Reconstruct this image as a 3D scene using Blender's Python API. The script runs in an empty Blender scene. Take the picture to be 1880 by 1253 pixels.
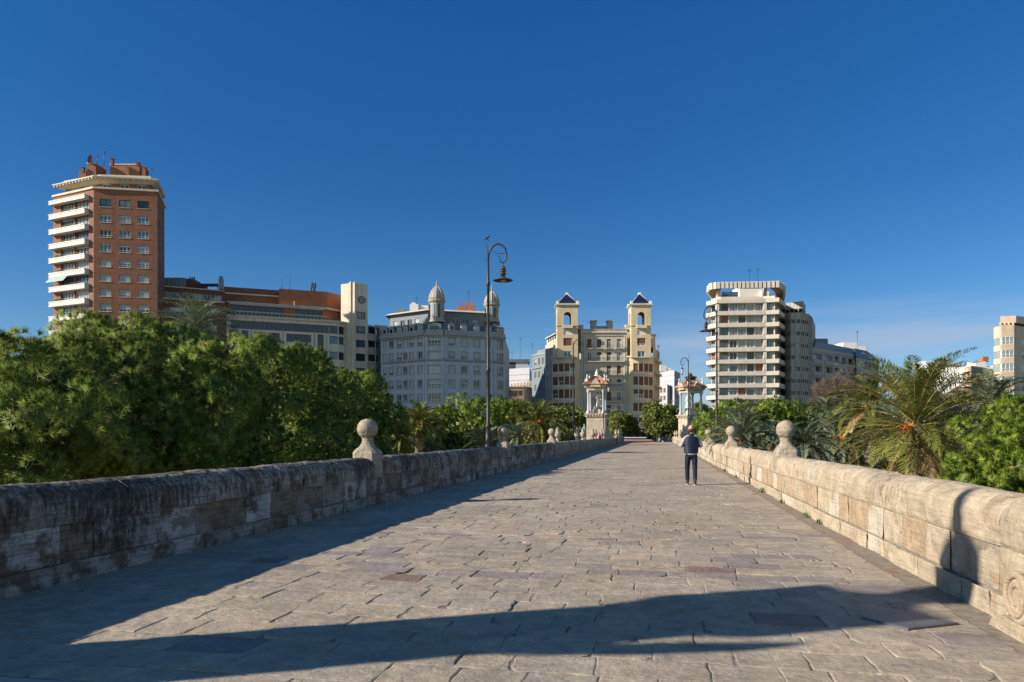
import bpy, math, random
import numpy as np
from mathutils import Vector, Matrix, noise
random.seed(7)
RNG = np.random.default_rng(11)
C = bpy.context.scene.collection
S = bpy.context.scene
F, CX, HY, HC = 1360.0, 940.0, 797.0, 1.6      # focal length in photo pixels, centre column, horizon row, eye height
def WX(px, Y): return (px - CX) / F * Y
def WZ(py, Y): return HC + (HY - py) / F * Y

# ------------------------------------------------------------------ camera, sky, sun, exposure
cam_d = bpy.data.cameras.new('camera'); cam = bpy.data.objects.new('camera', cam_d); C.objects.link(cam)
cam.location = (0, 0, HC); cam.rotation_euler = (math.radians(90), 0, 0)
cam_d.sensor_width = 36.0; cam_d.lens = F / 1880 * 36; cam_d.shift_y = (HY - 626.5) / 1880
cam_d.clip_end = 6000; cam_d.clip_start = 0.05
S.camera = cam
SUN_EL = math.radians(25.0)
SUN_TO = Vector((-1.0, -0.30, 0)).normalized() * math.cos(SUN_EL) + Vector((0, 0, math.sin(SUN_EL)))
SUN_AZ = math.atan2(SUN_TO.x, SUN_TO.y)
w = bpy.data.worlds.new('World'); S.world = w; w.use_nodes = True
nt = w.node_tree; nt.nodes.clear()
def N(nt, typ, **kw):
    n = nt.nodes.new(typ)
    for k, v in kw.items():
        if k.startswith('i_'):
            n.inputs[k[2:].replace('_', ' ')].default_value = v
        else: setattr(n, k, v)
    return n
sky = N(nt, 'ShaderNodeTexSky', sky_type='NISHITA', sun_disc=False)
sky.sun_elevation = SUN_EL; sky.sun_rotation = SUN_AZ % (2 * math.pi)
sky.air_density = 1.0; sky.dust_density = 0.15; sky.ozone_density = 3.0; sky.altitude = 200
hs = N(nt, 'ShaderNodeHueSaturation', i_Saturation=1.22, i_Hue=0.497, i_Value=1.0)
nt.links.new(sky.outputs[0], hs.inputs['Color'])
tc = N(nt, 'ShaderNodeTexCoord'); sep = N(nt, 'ShaderNodeSeparateXYZ'); nt.links.new(tc.outputs['Generated'], sep.inputs[0])
mp = N(nt, 'ShaderNodeMapping'); mp.inputs['Scale'].default_value = (1.6, 1.6, 16.0); mp.inputs['Rotation'].default_value = (0.0, 0.03, 0)
nt.links.new(tc.outputs['Generated'], mp.inputs[0])
nz = N(nt, 'ShaderNodeTexNoise', i_Scale=1.5, i_Detail=5.0, i_Roughness=0.5); nt.links.new(mp.outputs[0], nz.inputs['Vector'])
rz = N(nt, 'ShaderNodeMapRange'); rz.inputs['From Min'].default_value = 0.42; rz.inputs['From Max'].default_value = 0.62
nt.links.new(nz.outputs['Fac'], rz.inputs['Value'])
cr = N(nt, 'ShaderNodeValToRGB'); e = cr.color_ramp.elements
e[0].position = 0.0; e[0].color = (0.55, 0.55, 0.55, 1); e[1].position = 0.17; e[1].color = (0, 0, 0, 1)
x = e.new(0.06); x.color = (0.5, 0.5, 0.5, 1); x = e.new(0.115); x.color = (1, 1, 1, 1); x = e.new(0.135); x.color = (0.7, 0.7, 0.7, 1)
nt.links.new(sep.outputs['Z'], cr.inputs[0])
rx = N(nt, 'ShaderNodeMapRange'); rx.inputs['From Min'].default_value = -0.12; rx.inputs['From Max'].default_value = 0.12; nt.links.new(sep.outputs['X'], rx.inputs['Value'])
m1 = N(nt, 'ShaderNodeMath', operation='MULTIPLY'); nt.links.new(rz.outputs[0], m1.inputs[0]); nt.links.new(cr.outputs[0], m1.inputs[1])
m2 = N(nt, 'ShaderNodeMath', operation='MULTIPLY'); nt.links.new(m1.outputs[0], m2.inputs[0]); nt.links.new(rx.outputs[0], m2.inputs[1])
m3 = N(nt, 'ShaderNodeMath', operation='MULTIPLY'); nt.links.new(m2.outputs[0], m3.inputs[0]); m3.inputs[1].default_value = 0.68
mx = N(nt, 'ShaderNodeMix', data_type='RGBA'); nt.links.new(m3.outputs[0], mx.inputs['Factor']); 
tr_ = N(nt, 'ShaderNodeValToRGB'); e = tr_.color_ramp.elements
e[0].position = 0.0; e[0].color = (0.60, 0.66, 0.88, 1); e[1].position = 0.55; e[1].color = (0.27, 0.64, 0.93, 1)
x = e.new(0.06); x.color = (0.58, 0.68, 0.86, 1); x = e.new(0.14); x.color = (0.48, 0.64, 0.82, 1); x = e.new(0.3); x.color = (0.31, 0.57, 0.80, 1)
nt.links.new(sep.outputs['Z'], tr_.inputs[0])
ry = N(nt, 'ShaderNodeMapRange'); ry.inputs['From Min'].default_value = 0.1; ry.inputs['From Max'].default_value = -0.45; nt.links.new(sep.outputs['Y'], ry.inputs['Value'])   # unseen sky behind the camera, made whiter and brighter to fill the shade
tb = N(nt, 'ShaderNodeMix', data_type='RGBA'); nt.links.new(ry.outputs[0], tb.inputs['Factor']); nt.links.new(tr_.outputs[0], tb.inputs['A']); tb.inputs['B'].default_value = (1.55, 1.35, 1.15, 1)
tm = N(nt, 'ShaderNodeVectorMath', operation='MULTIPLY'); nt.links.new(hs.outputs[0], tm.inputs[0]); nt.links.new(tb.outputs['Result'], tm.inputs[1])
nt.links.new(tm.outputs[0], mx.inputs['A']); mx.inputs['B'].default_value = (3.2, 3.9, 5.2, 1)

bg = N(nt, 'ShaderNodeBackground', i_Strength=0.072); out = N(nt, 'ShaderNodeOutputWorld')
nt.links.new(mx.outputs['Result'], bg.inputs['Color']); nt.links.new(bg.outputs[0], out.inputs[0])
sl = bpy.data.lights.new('sun', 'SUN'); sl.energy = 4.8; sl.angle = math.radians(0.6); sl.color = (1.0, 0.90, 0.76)
so = bpy.data.objects.new('sun', sl); C.objects.link(so); so.rotation_euler = (-SUN_TO).to_track_quat('-Z', 'Y').to_euler(); so.location = (-30, -10, 40)
S.view_settings.view_transform = 'Standard'; S.view_settings.look = 'None'; S.view_settings.gamma = 1.0
S.view_settings.exposure = 0.85

# ------------------------------------------------------------------ helpers
MATS = {}
def mat(name, col, rough=0.85, var=0.15, scale=2.0, bump=0.0, bscale=20.0, metal=0.0, stretch=(1, 1, 1), col2=None,
        tone=False, thr=None, spec=0.3, bdist=0.02, transl=0.0, ior=None, detail=6.0):
    """principled material whose base colour wanders with noise; col2/thr add a second, patchy colour"""
    m = bpy.data.materials.new(name); m.use_nodes = True; MATS[name] = m
    t = m.node_tree; b = t.nodes['Principled BSDF']; L = t.links.new
    tc = N(t, 'ShaderNodeTexCoord'); mp = N(t, 'ShaderNodeMapping'); mp.inputs['Scale'].default_value = stretch
    L(tc.outputs['Object'], mp.inputs[0])
    nz = N(t, 'ShaderNodeTexNoise', i_Scale=scale, i_Detail=detail, i_Roughness=0.6); L(mp.outputs[0], nz.inputs['Vector'])
    mr = N(t, 'ShaderNodeMapRange'); mr.inputs['From Min'].default_value = 0.3; mr.inputs['From Max'].default_value = 0.7
    mr.inputs['To Min'].default_value = 1 - var; mr.inputs['To Max'].default_value = 1 + var; L(nz.outputs['Fac'], mr.inputs['Value'])
    src = None
    if tone:
        at = N(t, 'ShaderNodeAttribute', attribute_name='tone')
        r = N(t, 'ShaderNodeValToRGB'); r.color_ramp.interpolation = 'LINEAR'
        el = r.color_ramp.elements; el[0].position, el[0].color = tone[0][0], (*tone[0][1], 1); el[1].position, el[1].color = tone[-1][0], (*tone[-1][1], 1)
        for p, c in tone[1:-1]: q = el.new(p); q.color = (*c, 1)
        L(at.outputs['Fac'], r.inputs[0]); src = r.outputs[0]
    vm = N(t, 'ShaderNodeVectorMath', operation='SCALE'); L(mr.outputs[0], vm.inputs['Scale'])
    if src: L(src, vm.inputs[0])
    else: vm.inputs[0].default_value = col
    res = vm.outputs[0]
    if col2 is not None:
        n2 = N(t, 'ShaderNodeTexNoise', i_Scale=scale * (thr[2] if len(thr) > 2 else 1.7), i_Detail=8.0, i_Roughness=0.68)
        mp2 = N(t, 'ShaderNodeMapping'); mp2.inputs['Scale'].default_value = stretch; mp2.inputs['Location'].default_value = (3.3, 7.1, 1.9)
        L(tc.outputs['Object'], mp2.inputs[0]); L(mp2.outputs[0], n2.inputs['Vector'])
        r2 = N(t, 'ShaderNodeMapRange'); r2.inputs['From Min'].default_value = thr[0]; r2.inputs['From Max'].default_value = thr[1]; L(n2.outputs['Fac'], r2.inputs['Value'])
        mx = N(t, 'ShaderNodeMix', data_type='RGBA'); L(r2.outputs[0], mx.inputs['Factor']); L(res, mx.inputs['A']); mx.inputs['B'].default_value = (*col2, 1)
        res = mx.outputs['Result']
    L(res, b.inputs['Base Color'])
    b.inputs['Roughness'].default_value = rough; b.inputs['Metallic'].default_value = metal; b.inputs['Specular IOR Level'].default_value = spec
    if bump:
        nb = N(t, 'ShaderNodeTexNoise', i_Scale=bscale, i_Detail=8.0, i_Roughness=0.65); L(mp.outputs[0], nb.inputs['Vector'])
        bp = N(t, 'ShaderNodeBump', i_Strength=bump, i_Distance=bdist); L(nb.outputs['Fac'], bp.inputs['Height']); L(bp.outputs[0], b.inputs['Normal'])
    if transl:
        o = t.nodes['Material Output']; tr = N(t, 'ShaderNodeBsdfTranslucent'); L(res, tr.inputs['Color'])
        mixs = N(t, 'ShaderNodeMixShader'); mixs.inputs[0].default_value = transl; L(b.outputs[0], mixs.inputs[1]); L(tr.outputs[0], mixs.inputs[2]); L(mixs.outputs[0], o.inputs['Surface'])
    return m

def tag(o, label=None, cat=None, group=None, kind=None):
    if label: o['label'] = label
    if cat: o['category'] = cat
    if group: o['group'] = group
    if kind: o['kind'] = kind
    return o
def thing(name, loc, label, cat, group=None, rz=0.0):
    o = bpy.data.objects.new(name, None); C.objects.link(o); o.location = loc; o.rotation_euler = (0, 0, rz); o.empty_display_size = 0.3
    return tag(o, label, cat, group)
class MB:
    """collects faces with a material index and a tone, in world coordinates; build() links ONE mesh object"""
    def __init__(s): s.v = []; s.f = []; s.m = []; s.t = []; s.sm = []
    def add(s, vs, fs, m=0, tone=0.5, smooth=False):
        b = len(s.v); s.v += [tuple(v) for v in vs]
        for f in fs: s.f.append(tuple(b + i for i in f)); s.m.append(m); s.t.append(tone); s.sm.append(smooth)
    def quad(s, a, b, c, d, m=0, tone=0.5): s.add([a, b, c, d], [(0, 1, 2, 3)], m, tone)
    def box(s, x0, x1, y0, y1, z0, z1, m=0, tone=0.5):
        s.add([(x0, y0, z0), (x1, y0, z0), (x1, y1, z0), (x0, y1, z0), (x0, y0, z1), (x1, y0, z1), (x1, y1, z1), (x0, y1, z1)],
              [(0, 3, 2, 1), (4, 5, 6, 7), (0, 1, 5, 4), (1, 2, 6, 5), (2, 3, 7, 6), (3, 0, 4, 7)], m, tone)
    def prism(s, pts, z0, z1, m=0, cap=True, tone=0.5, pts1=None):
        n = len(pts); q = pts1 or pts
        vs = [(p[0], p[1], z0) for p in pts] + [(p[0], p[1], z1) for p in q]
        fs = [(i, (i + 1) % n, n + (i + 1) % n, n + i) for i in range(n)]
        if cap: fs += [tuple(range(n - 1, -1, -1)), tuple(range(n, 2 * n))]
        s.add(vs, fs, m, tone)
    def lathe(s, cx, cy, prof, seg=16, m=0, smooth=True, tone=0.5, rot=0.0, sx=1.0, sy=1.0):
        n = len(prof); vs = []
        for r, z in prof:
            for k in range(seg):
                a = rot + 2 * math.pi * k / seg; vs.append((cx + r * sx * math.cos(a), cy + r * sy * math.sin(a), z))
        fs = [(i * seg + k, i * seg + (k + 1) % seg, (i + 1) * seg + (k + 1) % seg, (i + 1) * seg + k) for i in range(n - 1) for k in range(seg)]
        fs += [tuple(range(seg - 1, -1, -1)), tuple((n - 1) * seg + k for k in range(seg))]
        s.add(vs, fs, m, tone, smooth)
    def tube(s, pts, rad, seg=8, m=0, smooth=True, tone=0.5):
        pts = [Vector(p) for p in pts]; n = len(pts); rad = rad if isinstance(rad, (list, tuple)) else [rad] * n; vs = []; up = None
        for i, p in enumerate(pts):
            d = (pts[min(i + 1, n - 1)] - pts[max(i - 1, 0)]).normalized()
            if up is None:
                a = Vector((0, 0, 1)) if abs(d.z) < .9 else Vector((0, 1, 0)); up = (a - d * a.dot(d)).normalized()
            else: up = (up - d * up.dot(d)).normalized()
            sd = d.cross(up)
            for k in range(seg):
                a = 2 * math.pi * k / seg; vs.append(p + (up * math.cos(a) + sd * math.sin(a)) * rad[i])
        fs = [(i * seg + k, i * seg + (k + 1) % seg, (i + 1) * seg + (k + 1) % seg, (i + 1) * seg + k) for i in range(n - 1) for k in range(seg)]
        fs += [tuple(range(seg - 1, -1, -1)), tuple((n - 1) * seg + k for k in range(seg))]
        s.add(vs, fs, m, tone, smooth)
    def fbox(s, fc, u0, u1, z0, z1, d0, d1, m=0, tone=0.5):
        """box in the frame of a facade: u along it, d out of it"""
        P = [fc.P(u, z, d) for z in (z0, z1) for (u, d) in ((u0, d1), (u1, d1), (u1, d0), (u0, d0))]
        s.add(P, [(3, 2, 1, 0), (4, 5, 6, 7), (0, 1, 5, 4), (1, 2, 6, 5), (2, 3, 7, 6), (3, 0, 4, 7)], m, tone)
    def build(s, name, mats, root=None, origin=None, parent=None):
        """root = the top-level thing; parent = the part this is a sub-part of (defaults to root)"""
        me = bpy.data.meshes.new(name)
        me.from_pydata(s.v, [], s.f); mats = mats if isinstance(mats, (list, tuple)) else [mats]
        for mm in mats: me.materials.append(MATS[mm] if isinstance(mm, str) else mm)
        me.polygons.foreach_set('material_index', s.m); me.polygons.foreach_set('use_smooth', s.sm)
        if any(t != 0.5 for t in s.t):
            at = me.attributes.new('tone', 'FLOAT', 'FACE'); at.data.foreach_set('value', s.t)
        o = bpy.data.objects.new(name, me); C.objects.link(o)
        if root is not None:
            inv = Matrix.LocRotScale(root.location, root.rotation_euler, None).inverted(); me.transform(inv)
            o.parent = parent or root
        elif origin is not None:
            me.transform(Matrix.Translation(-Vector(origin))); o.location = origin
        me.update(); return o
def np_mesh(name, V, Fq, mats, root=None, tones=None, parent=None, mi=None, smooth=False, nrm=None):
    """fast mesh from numpy arrays; Fq is an (n,3) or (n,4) index array"""
    me = bpy.data.meshes.new(name); k = Fq.shape[1]; n = len(Fq)
    me.vertices.add(len(V)); me.vertices.foreach_set('co', V.astype(np.float32).ravel())
    me.loops.add(n * k); me.loops.foreach_set('vertex_index', Fq.astype(np.int32).ravel())
    me.polygons.add(n); me.polygons.foreach_set('loop_start', np.arange(0, n * k, k, dtype=np.int32)); me.polygons.foreach_set('loop_total', np.full(n, k, dtype=np.int32))
    for mm in (mats if isinstance(mats, (list, tuple)) else [mats]): me.materials.append(MATS[mm] if isinstance(mm, str) else mm)
    if mi is not None: me.polygons.foreach_set('material_index', mi.astype(np.int32))
    if smooth: me.polygons.foreach_set('use_smooth', np.ones(n, dtype=bool))
    me.update(calc_edges=True)
    if nrm is not None:
        me.polygons.foreach_set('use_smooth', np.ones(n, dtype=bool)); me.normals_split_custom_set_from_vertices(nrm.tolist())
    if tones is not None:
        at = me.attributes.new('tone', 'FLOAT', 'FACE'); at.data.foreach_set('value', tones.astype(np.float32))
    o = bpy.data.objects.new(name, me); C.objects.link(o)
    if root is not None:
        me.transform(Matrix.LocRotScale(root.location, root.rotation_euler, None).inverted()); o.parent = parent or root
    return o
def copy_tree(o, parent=None, label=None, loc=None, rz=None):
    c = o.copy(); C.objects.link(c); c.parent = parent
    if label: c['label'] = label
    if loc is not None: c.location = loc
    if rz is not None: c.rotation_euler = (0, 0, rz)
    for ch in list(o.children): copy_tree(ch, c)
    return c
# ------------------------------------------------------------------ materials
mat('terrain_grass', (0.075, 0.085, 0.03), var=.35, scale=.25, col2=(0.2, 0.16, 0.1), thr=(.52, .62))
mat('asphalt', (0.05, 0.05, 0.052), var=.15, scale=4)
mat('paving', None, rough=.9, var=.20, scale=4, bump=.9, bscale=9, bdist=.022, detail=11, col2=(0.20, 0.185, 0.155), thr=(.50, .72, 1.2), tone=[
    (0.0, (0.30, 0.25, 0.19)), (.2, (0.335, 0.28, 0.21)), (.4, (0.30, 0.26, 0.21)), (.6, (0.37, 0.295, 0.21)), (.75, (0.32, 0.27, 0.21)), (.84, (0.285, 0.25, 0.20)), (.88, (0.25, 0.21, 0.185)), (.95, (0.20, 0.165, 0.16)), (1.0, (0.22, 0.14, 0.11))])
def patchy(name, scale, lo, hi, stretch=(1, 1, 1)):
    t = MATS[name].node_tree; b = t.nodes['Principled BSDF']; o = b.inputs['Base Color'].links[0].from_socket; tc = N(t, 'ShaderNodeTexCoord'); mp = N(t, 'ShaderNodeMapping'); mp.inputs['Scale'].default_value = stretch
    t.links.new(tc.outputs['Object'], mp.inputs[0]); nz = N(t, 'ShaderNodeTexNoise', i_Scale=scale, i_Detail=7.0, i_Roughness=.62); t.links.new(mp.outputs[0], nz.inputs['Vector'])
    r = N(t, 'ShaderNodeMapRange'); r.inputs['From Min'].default_value = .32; r.inputs['From Max'].default_value = .68; r.inputs['To Min'].default_value = lo; r.inputs['To Max'].default_value = hi; t.links.new(nz.outputs['Fac'], r.inputs['Value'])
    v = N(t, 'ShaderNodeVectorMath', operation='SCALE'); t.links.new(o, v.inputs[0]); t.links.new(r.outputs[0], v.inputs['Scale']); t.links.new(v.outputs[0], b.inputs['Base Color'])
patchy('paving', .55, .80, 1.16); patchy('paving', 22, .84, 1.12)
mat('mortar', (0.21, 0.18, 0.14), rough=.95, var=.3, scale=9, bump=.8, bscale=40, bdist=.01)
mat('step_stone', (0.36, 0.30, 0.25), rough=.7, var=.12, scale=1.6, bump=.25, bscale=30, bdist=.006, col2=(0.25, 0.21, 0.17), thr=(.55, .72))
mat('gutter_brick', (0.24, 0.15, 0.115), rough=.9, var=.3, scale=8, bump=.6, bscale=25, bdist=.01)
def wall_mat(name, tones, stain, amount, zlow, zhigh, zboost, soft=.06, scol=(0.028, 0.027, 0.026), streak=1.0, band=.72, bthr=(.54, .66, .8)):
    """weathered limestone: block tones, travertine banding and black lichen crusts"""
    m = mat(name, None, rough=.92, var=.22, scale=3.2, bump=1.0, bscale=8, bdist=.05, detail=9, tone=tones, col2=stain, thr=bthr)
    t = m.node_tree; b = t.nodes['Principled BSDF']; L = t.links.new
    old = b.inputs['Base Color'].links[0].from_socket
    tc = N(t, 'ShaderNodeTexCoord'); mp = N(t, 'ShaderNodeMapping'); mp.inputs['Scale'].default_value = (9, 9, 2.6 / streak); L(tc.outputs['Object'], mp.inputs[0])
    n1 = N(t, 'ShaderNodeTexNoise', i_Scale=1.6, i_Detail=12.0, i_Roughness=.78); L(mp.outputs[0], n1.inputs['Vector'])
    n2 = N(t, 'ShaderNodeTexNoise', i_Scale=.8, i_Detail=3.0); L(tc.outputs['Object'], n2.inputs['Vector'])
    sp = N(t, 'ShaderNodeSeparateXYZ'); L(tc.outputs['Object'], sp.inputs[0])
    hr = N(t, 'ShaderNodeMapRange'); hr.inputs['From Min'].default_value = zlow; hr.inputs['From Max'].default_value = zhigh; hr.inputs['To Max'].default_value = zboost; L(sp.outputs['Z'], hr.inputs['Value'])
    a = N(t, 'ShaderNodeMath', operation='MULTIPLY_ADD'); L(n2.outputs['Fac'], a.inputs[0]); a.inputs[1].default_value = .55; L(n1.outputs['Fac'], a.inputs[2])
    a2 = N(t, 'ShaderNodeMath', operation='ADD'); L(a.outputs[0], a2.inputs[0]); L(hr.outputs[0], a2.inputs[1])
    r = N(t, 'ShaderNodeMapRange'); r.inputs['From Min'].default_value = amount; r.inputs['From Max'].default_value = amount + soft; r.inputs['To Max'].default_value = .88; L(a2.outputs[0], r.inputs['Value'])
    mx = N(t, 'ShaderNodeMix', data_type='RGBA'); L(r.outputs[0], mx.inputs['Factor']); L(old, mx.inputs['A']); mx.inputs['B'].default_value = (*scol, 1); L(mx.outputs['Result'], b.inputs['Base Color'])
    # banding of the travertine
    mb_ = N(t, 'ShaderNodeMapping'); mb_.inputs['Scale'].default_value = (1.6, 1.6, 26); L(tc.outputs['Object'], mb_.inputs[0])
    n3 = N(t, 'ShaderNodeTexNoise', i_Scale=1.3, i_Detail=7.0, i_Roughness=.7); L(mb_.outputs[0], n3.inputs['Vector'])
    rb = N(t, 'ShaderNodeMapRange'); rb.inputs['From Min'].default_value = .36; rb.inputs['From Max'].default_value = .56; rb.inputs['To Min'].default_value = band; L(n3.outputs['Fac'], rb.inputs['Value'])
    vb = N(t, 'ShaderNodeVectorMath', operation='SCALE'); L(mx.outputs['Result'], vb.inputs[0]); L(rb.outputs[0], vb.inputs['Scale']); L(vb.outputs[0], b.inputs['Base Color'])
    bp = N(t, 'ShaderNodeBump', i_Strength=.8, i_Distance=.035); L(n3.outputs['Fac'], bp.inputs['Height'])
    ob = b.inputs['Normal'].links[0].from_node; L(bp.outputs[0], ob.inputs['Normal'])
    return m
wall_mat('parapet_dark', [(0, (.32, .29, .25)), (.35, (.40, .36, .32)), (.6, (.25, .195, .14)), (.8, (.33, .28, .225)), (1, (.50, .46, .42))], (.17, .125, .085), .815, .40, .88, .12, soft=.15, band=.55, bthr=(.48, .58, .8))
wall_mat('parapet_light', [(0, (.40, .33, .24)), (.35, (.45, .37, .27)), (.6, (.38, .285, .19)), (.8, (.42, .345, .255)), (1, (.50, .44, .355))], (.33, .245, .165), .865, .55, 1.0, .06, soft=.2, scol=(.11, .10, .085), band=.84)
wall_mat('old_stone', [(0, (.30, .255, .20)), (1, (.38, .32, .25))], (.22, .18, .135), .81, 1.3, 1.9, .05, soft=.13, scol=(.06, .055, .05), streak=2.5)
mat('shrine_stone', (0.38, 0.33, 0.26), var=.2, scale=1.2, col2=(.34, .26, .18), thr=(.5, .6))
mat('shrine_marble', (0.36, 0.37, 0.38), var=.12, scale=3, rough=.5)
mat('statue_stone', (0.55, 0.51, 0.44), var=.12, scale=3)
mat('roof_tile_red', (0.27, 0.10, 0.055), var=.5, scale=3.5, col2=(.46, .34, .24), thr=(.50, .56), detail=8)
mat('iron', (0.035, 0.033, 0.032), rough=.5, var=.2, scale=6, metal=.3, spec=.4)
mat('iron_brown', (0.075, 0.055, 0.042), rough=.55, var=.3, scale=8, metal=.2)
mat('lamp_glass', (0.35, 0.36, 0.33), rough=.25, var=.05)
mat('steel_plate', (0.11, 0.12, 0.135), rough=.45, var=.15, scale=8, metal=.3, bump=.1, bscale=60)
mat('weed', (0.07, 0.12, 0.03), var=.4, scale=20)
# buildings
mat('brick_tower', (0.22, 0.10, 0.06), var=.16, scale=.6, stretch=(1, 1, 3.5), bump=.2, bscale=6)
mat('brick_orange', (0.33, 0.125, 0.065), var=.14, scale=.6, stretch=(1, 1, 3.5))
mat('brick_dark', (0.16, 0.07, 0.045), var=.18, scale=.6, stretch=(1, 1, 3))
mat('balcony_white', (0.56, 0.54, 0.50), var=.06, scale=.5, rough=.7)
mat('cream', (0.52, 0.46, 0.37), var=.08, scale=.4)
mat('cream_ribbed', (0.60, 0.53, 0.42), var=.14, scale=1.5, stretch=(3, 3, .05))
mat('grey_render', (0.36, 0.385, 0.43), var=.07, scale=.3)
mat('grey_trim', (0.26, 0.265, 0.27), var=.12, scale=.8)
mat('slate', (0.12, 0.145, 0.17), var=.15, scale=1.5)
mat('dome_zinc', (0.27, 0.255, 0.22), var=.14, scale=1.0, rough=.6)
mat('yellow_render', (0.51, 0.415, 0.275), var=.07, scale=.3)
mat('sand_render', (0.46, 0.415, 0.345), var=.07, scale=.3)
mat('blue_tile', (0.008, 0.014, 0.055), rough=.35, var=.3, scale=2.5, spec=.5)
mat('white_render', (0.62, 0.61, 0.60), var=.05, scale=.3)
mat('pale_render', (0.40, 0.39, 0.41), var=.06, scale=.3)
mat('slate_blue', (0.17, 0.20, 0.225), var=.1, scale=.5)
mat('white_panel', (0.70, 0.66, 0.58), var=.05, scale=.4)
mat('terrace_white', (0.53, 0.485, 0.42), var=.06, scale=.4)
mat('concrete_ribbed', (0.33, 0.305, 0.27), var=.22, scale=1.6, stretch=(3, 3, .03))
mat('grey_block', (0.34, 0.33, 0.315), var=.06, scale=.3)
mat('metal_roof', (0.15, 0.185, 0.2), var=.1, scale=.5, rough=.5)
mat('beige_tower', (0.56, 0.43, 0.32), var=.09, scale=.6, stretch=(1, 1, 4))
mat('brown_render', (0.30, 0.22, 0.15), var=.15, scale=.3)
mat('wood_brown', (0.21, 0.10, 0.055), var=.2, scale=1.5, stretch=(4, 4, .4), rough=.6)
mat('shutter_brown', (0.13, 0.055, 0.035), var=.15, scale=1, stretch=(1, 1, 20), rough=.6)
mat('shutter_grey', (0.30, 0.32, 0.34), var=.08, scale=1, stretch=(1, 1, 20), rough=.6)
mat('shutter_white', (0.55, 0.55, 0.54), var=.05, scale=1, stretch=(1, 1, 20), rough=.6)
mat('frame_white', (0.62, 0.61, 0.59), var=.03, rough=.5)
mat('frame_dark', (0.06, 0.06, 0.065), var=.03, rough=.5)
mat('glass_dark', (0.018, 0.022, 0.028), var=.4, scale=.6, rough=.08, spec=.6)
mat('glass_blue', (0.05, 0.10, 0.15), var=.3, scale=.5, rough=.06, spec=.8)
mat('glass_curtain', (0.24, 0.27, 0.29), var=.3, scale=1.5, stretch=(5, 5, .3), rough=.15, spec=.6)
mat('awning_green', (0.32, 0.38, 0.36), var=.05, rough=.8)
mat('railing', (0.05, 0.05, 0.05), var=.1, rough=.5)
mat('rust', (0.22, 0.07, 0.03), var=.3, scale=3)
for k_ in ('cream', 'cream_ribbed', 'grey_render', 'yellow_render', 'sand_render', 'terrace_white', 'balcony_white', 'grey_block', 'concrete_ribbed', 'beige_tower', 'brick_tower', 'brick_orange'): patchy(k_, .9, .86, 1.08, (1.6, 1.6, .22))
# plants
def leaf_mat(name, cols, transl=.25, rough=.55):
    n = len(cols)
    return mat(name, None, rough=rough, var=.12, scale=.8, tone=[(i / (n - 1), c) for i, c in enumerate(cols)], transl=transl, spec=.25)
leaf_mat('pine_needles', [(.06, .108, .024), (.12, .185, .036), (.185, .26, .048), (.255, .33, .06), (.33, .39, .08), (.26, .19, .1)], transl=.22)
leaf_mat('pine_bright', [(.055, .105, .014), (.105, .175, .02), (.155, .235, .026), (.215, .295, .034), (.28, .34, .05), (.24, .19, .06)], transl=.22)
leaf_mat('broad_leaves', [(.04, .065, .016), (.075, .11, .02), (.115, .15, .025), (.165, .185, .035), (.22, .19, .05)])
leaf_mat('bare_twigs', [(.10, .08, .055), (.16, .12, .08), (.21, .16, .11)])
leaf_mat('palm_leaves', [(.04, .065, .016), (.085, .115, .024), (.14, .165, .036), (.20, .215, .055), (.30, .25, .085), (.36, .24, .11)], transl=.15, rough=.4)
leaf_mat('palm_blue', [(.07, .10, .06), (.12, .16, .095), (.17, .21, .13), (.23, .26, .165), (.28, .26, .15)], transl=.12, rough=.4)
mat('date_orange', (0.62, 0.17, 0.02), var=.3, scale=6, rough=.6)
mat('bark', (0.09, 0.062, 0.042), var=.35, scale=5, bump=.8, bscale=8)
mat('palm_bark', (0.15, 0.115, 0.08), var=.4, scale=3, stretch=(1, 1, 3), bump=.9, bscale=7, bdist=.05)
# people, cars
mat('skin', (0.42, 0.22, 0.14), var=.06, rough=.5)
mat('hair', (0.04, 0.028, 0.02), var=.2)
mat('vest_navy', (0.006, 0.012, 0.035), rough=.5, var=.15, scale=9, spec=.3)
mat('shirt_grey', (0.30, 0.31, 0.35), var=.1, scale=12)
mat('jeans_blue', (0.007, 0.014, 0.028), var=.25, scale=10)
mat('boot_brown', (0.075, 0.035, 0.02), var=.2, scale=20)
mat('sole_white', (0.6, 0.6, 0.58), var=.05)
mat('jacket_pink', (0.42, 0.012, 0.09), var=.1)
mat('cloth_black', (0.012, 0.012, 0.014), var=.2)
mat('cloth_white', (0.5, 0.5, 0.48), var=.1)
mat('car_red', (0.28, 0.015, 0.03), rough=.25, var=.05, spec=.6)
mat('car_white', (0.65, 0.65, 0.66), rough=.3, var=.03)
mat('tyre', (0.02, 0.02, 0.02), var=.1)
mat('verdigris', (0.16, 0.30, 0.27), var=.2, scale=3)

# ------------------------------------------------------------------ bridge frame: k = drift to the right per metre of depth
K = 0.196; TL = math.hypot(1, K)
TD = Vector((K / TL, 1 / TL, 0)); ND = Vector((1 / TL, -K / TL, 0))          # along the bridge, across it to the right
XL, XR = -6.38, 2.97                                                         # inner faces of the parapets at Y = 0
def LP(Y, off=0.0, z=0.0): return Vector((XL + K * Y, Y, z)) - ND * off       # a point 'off' metres outside the left inner face
def RP(Y, off=0.0, z=0.0): return Vector((XR + K * Y, Y, z)) + ND * off
END = 146.0; PARK = -6.0; STREET = -0.75

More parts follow.
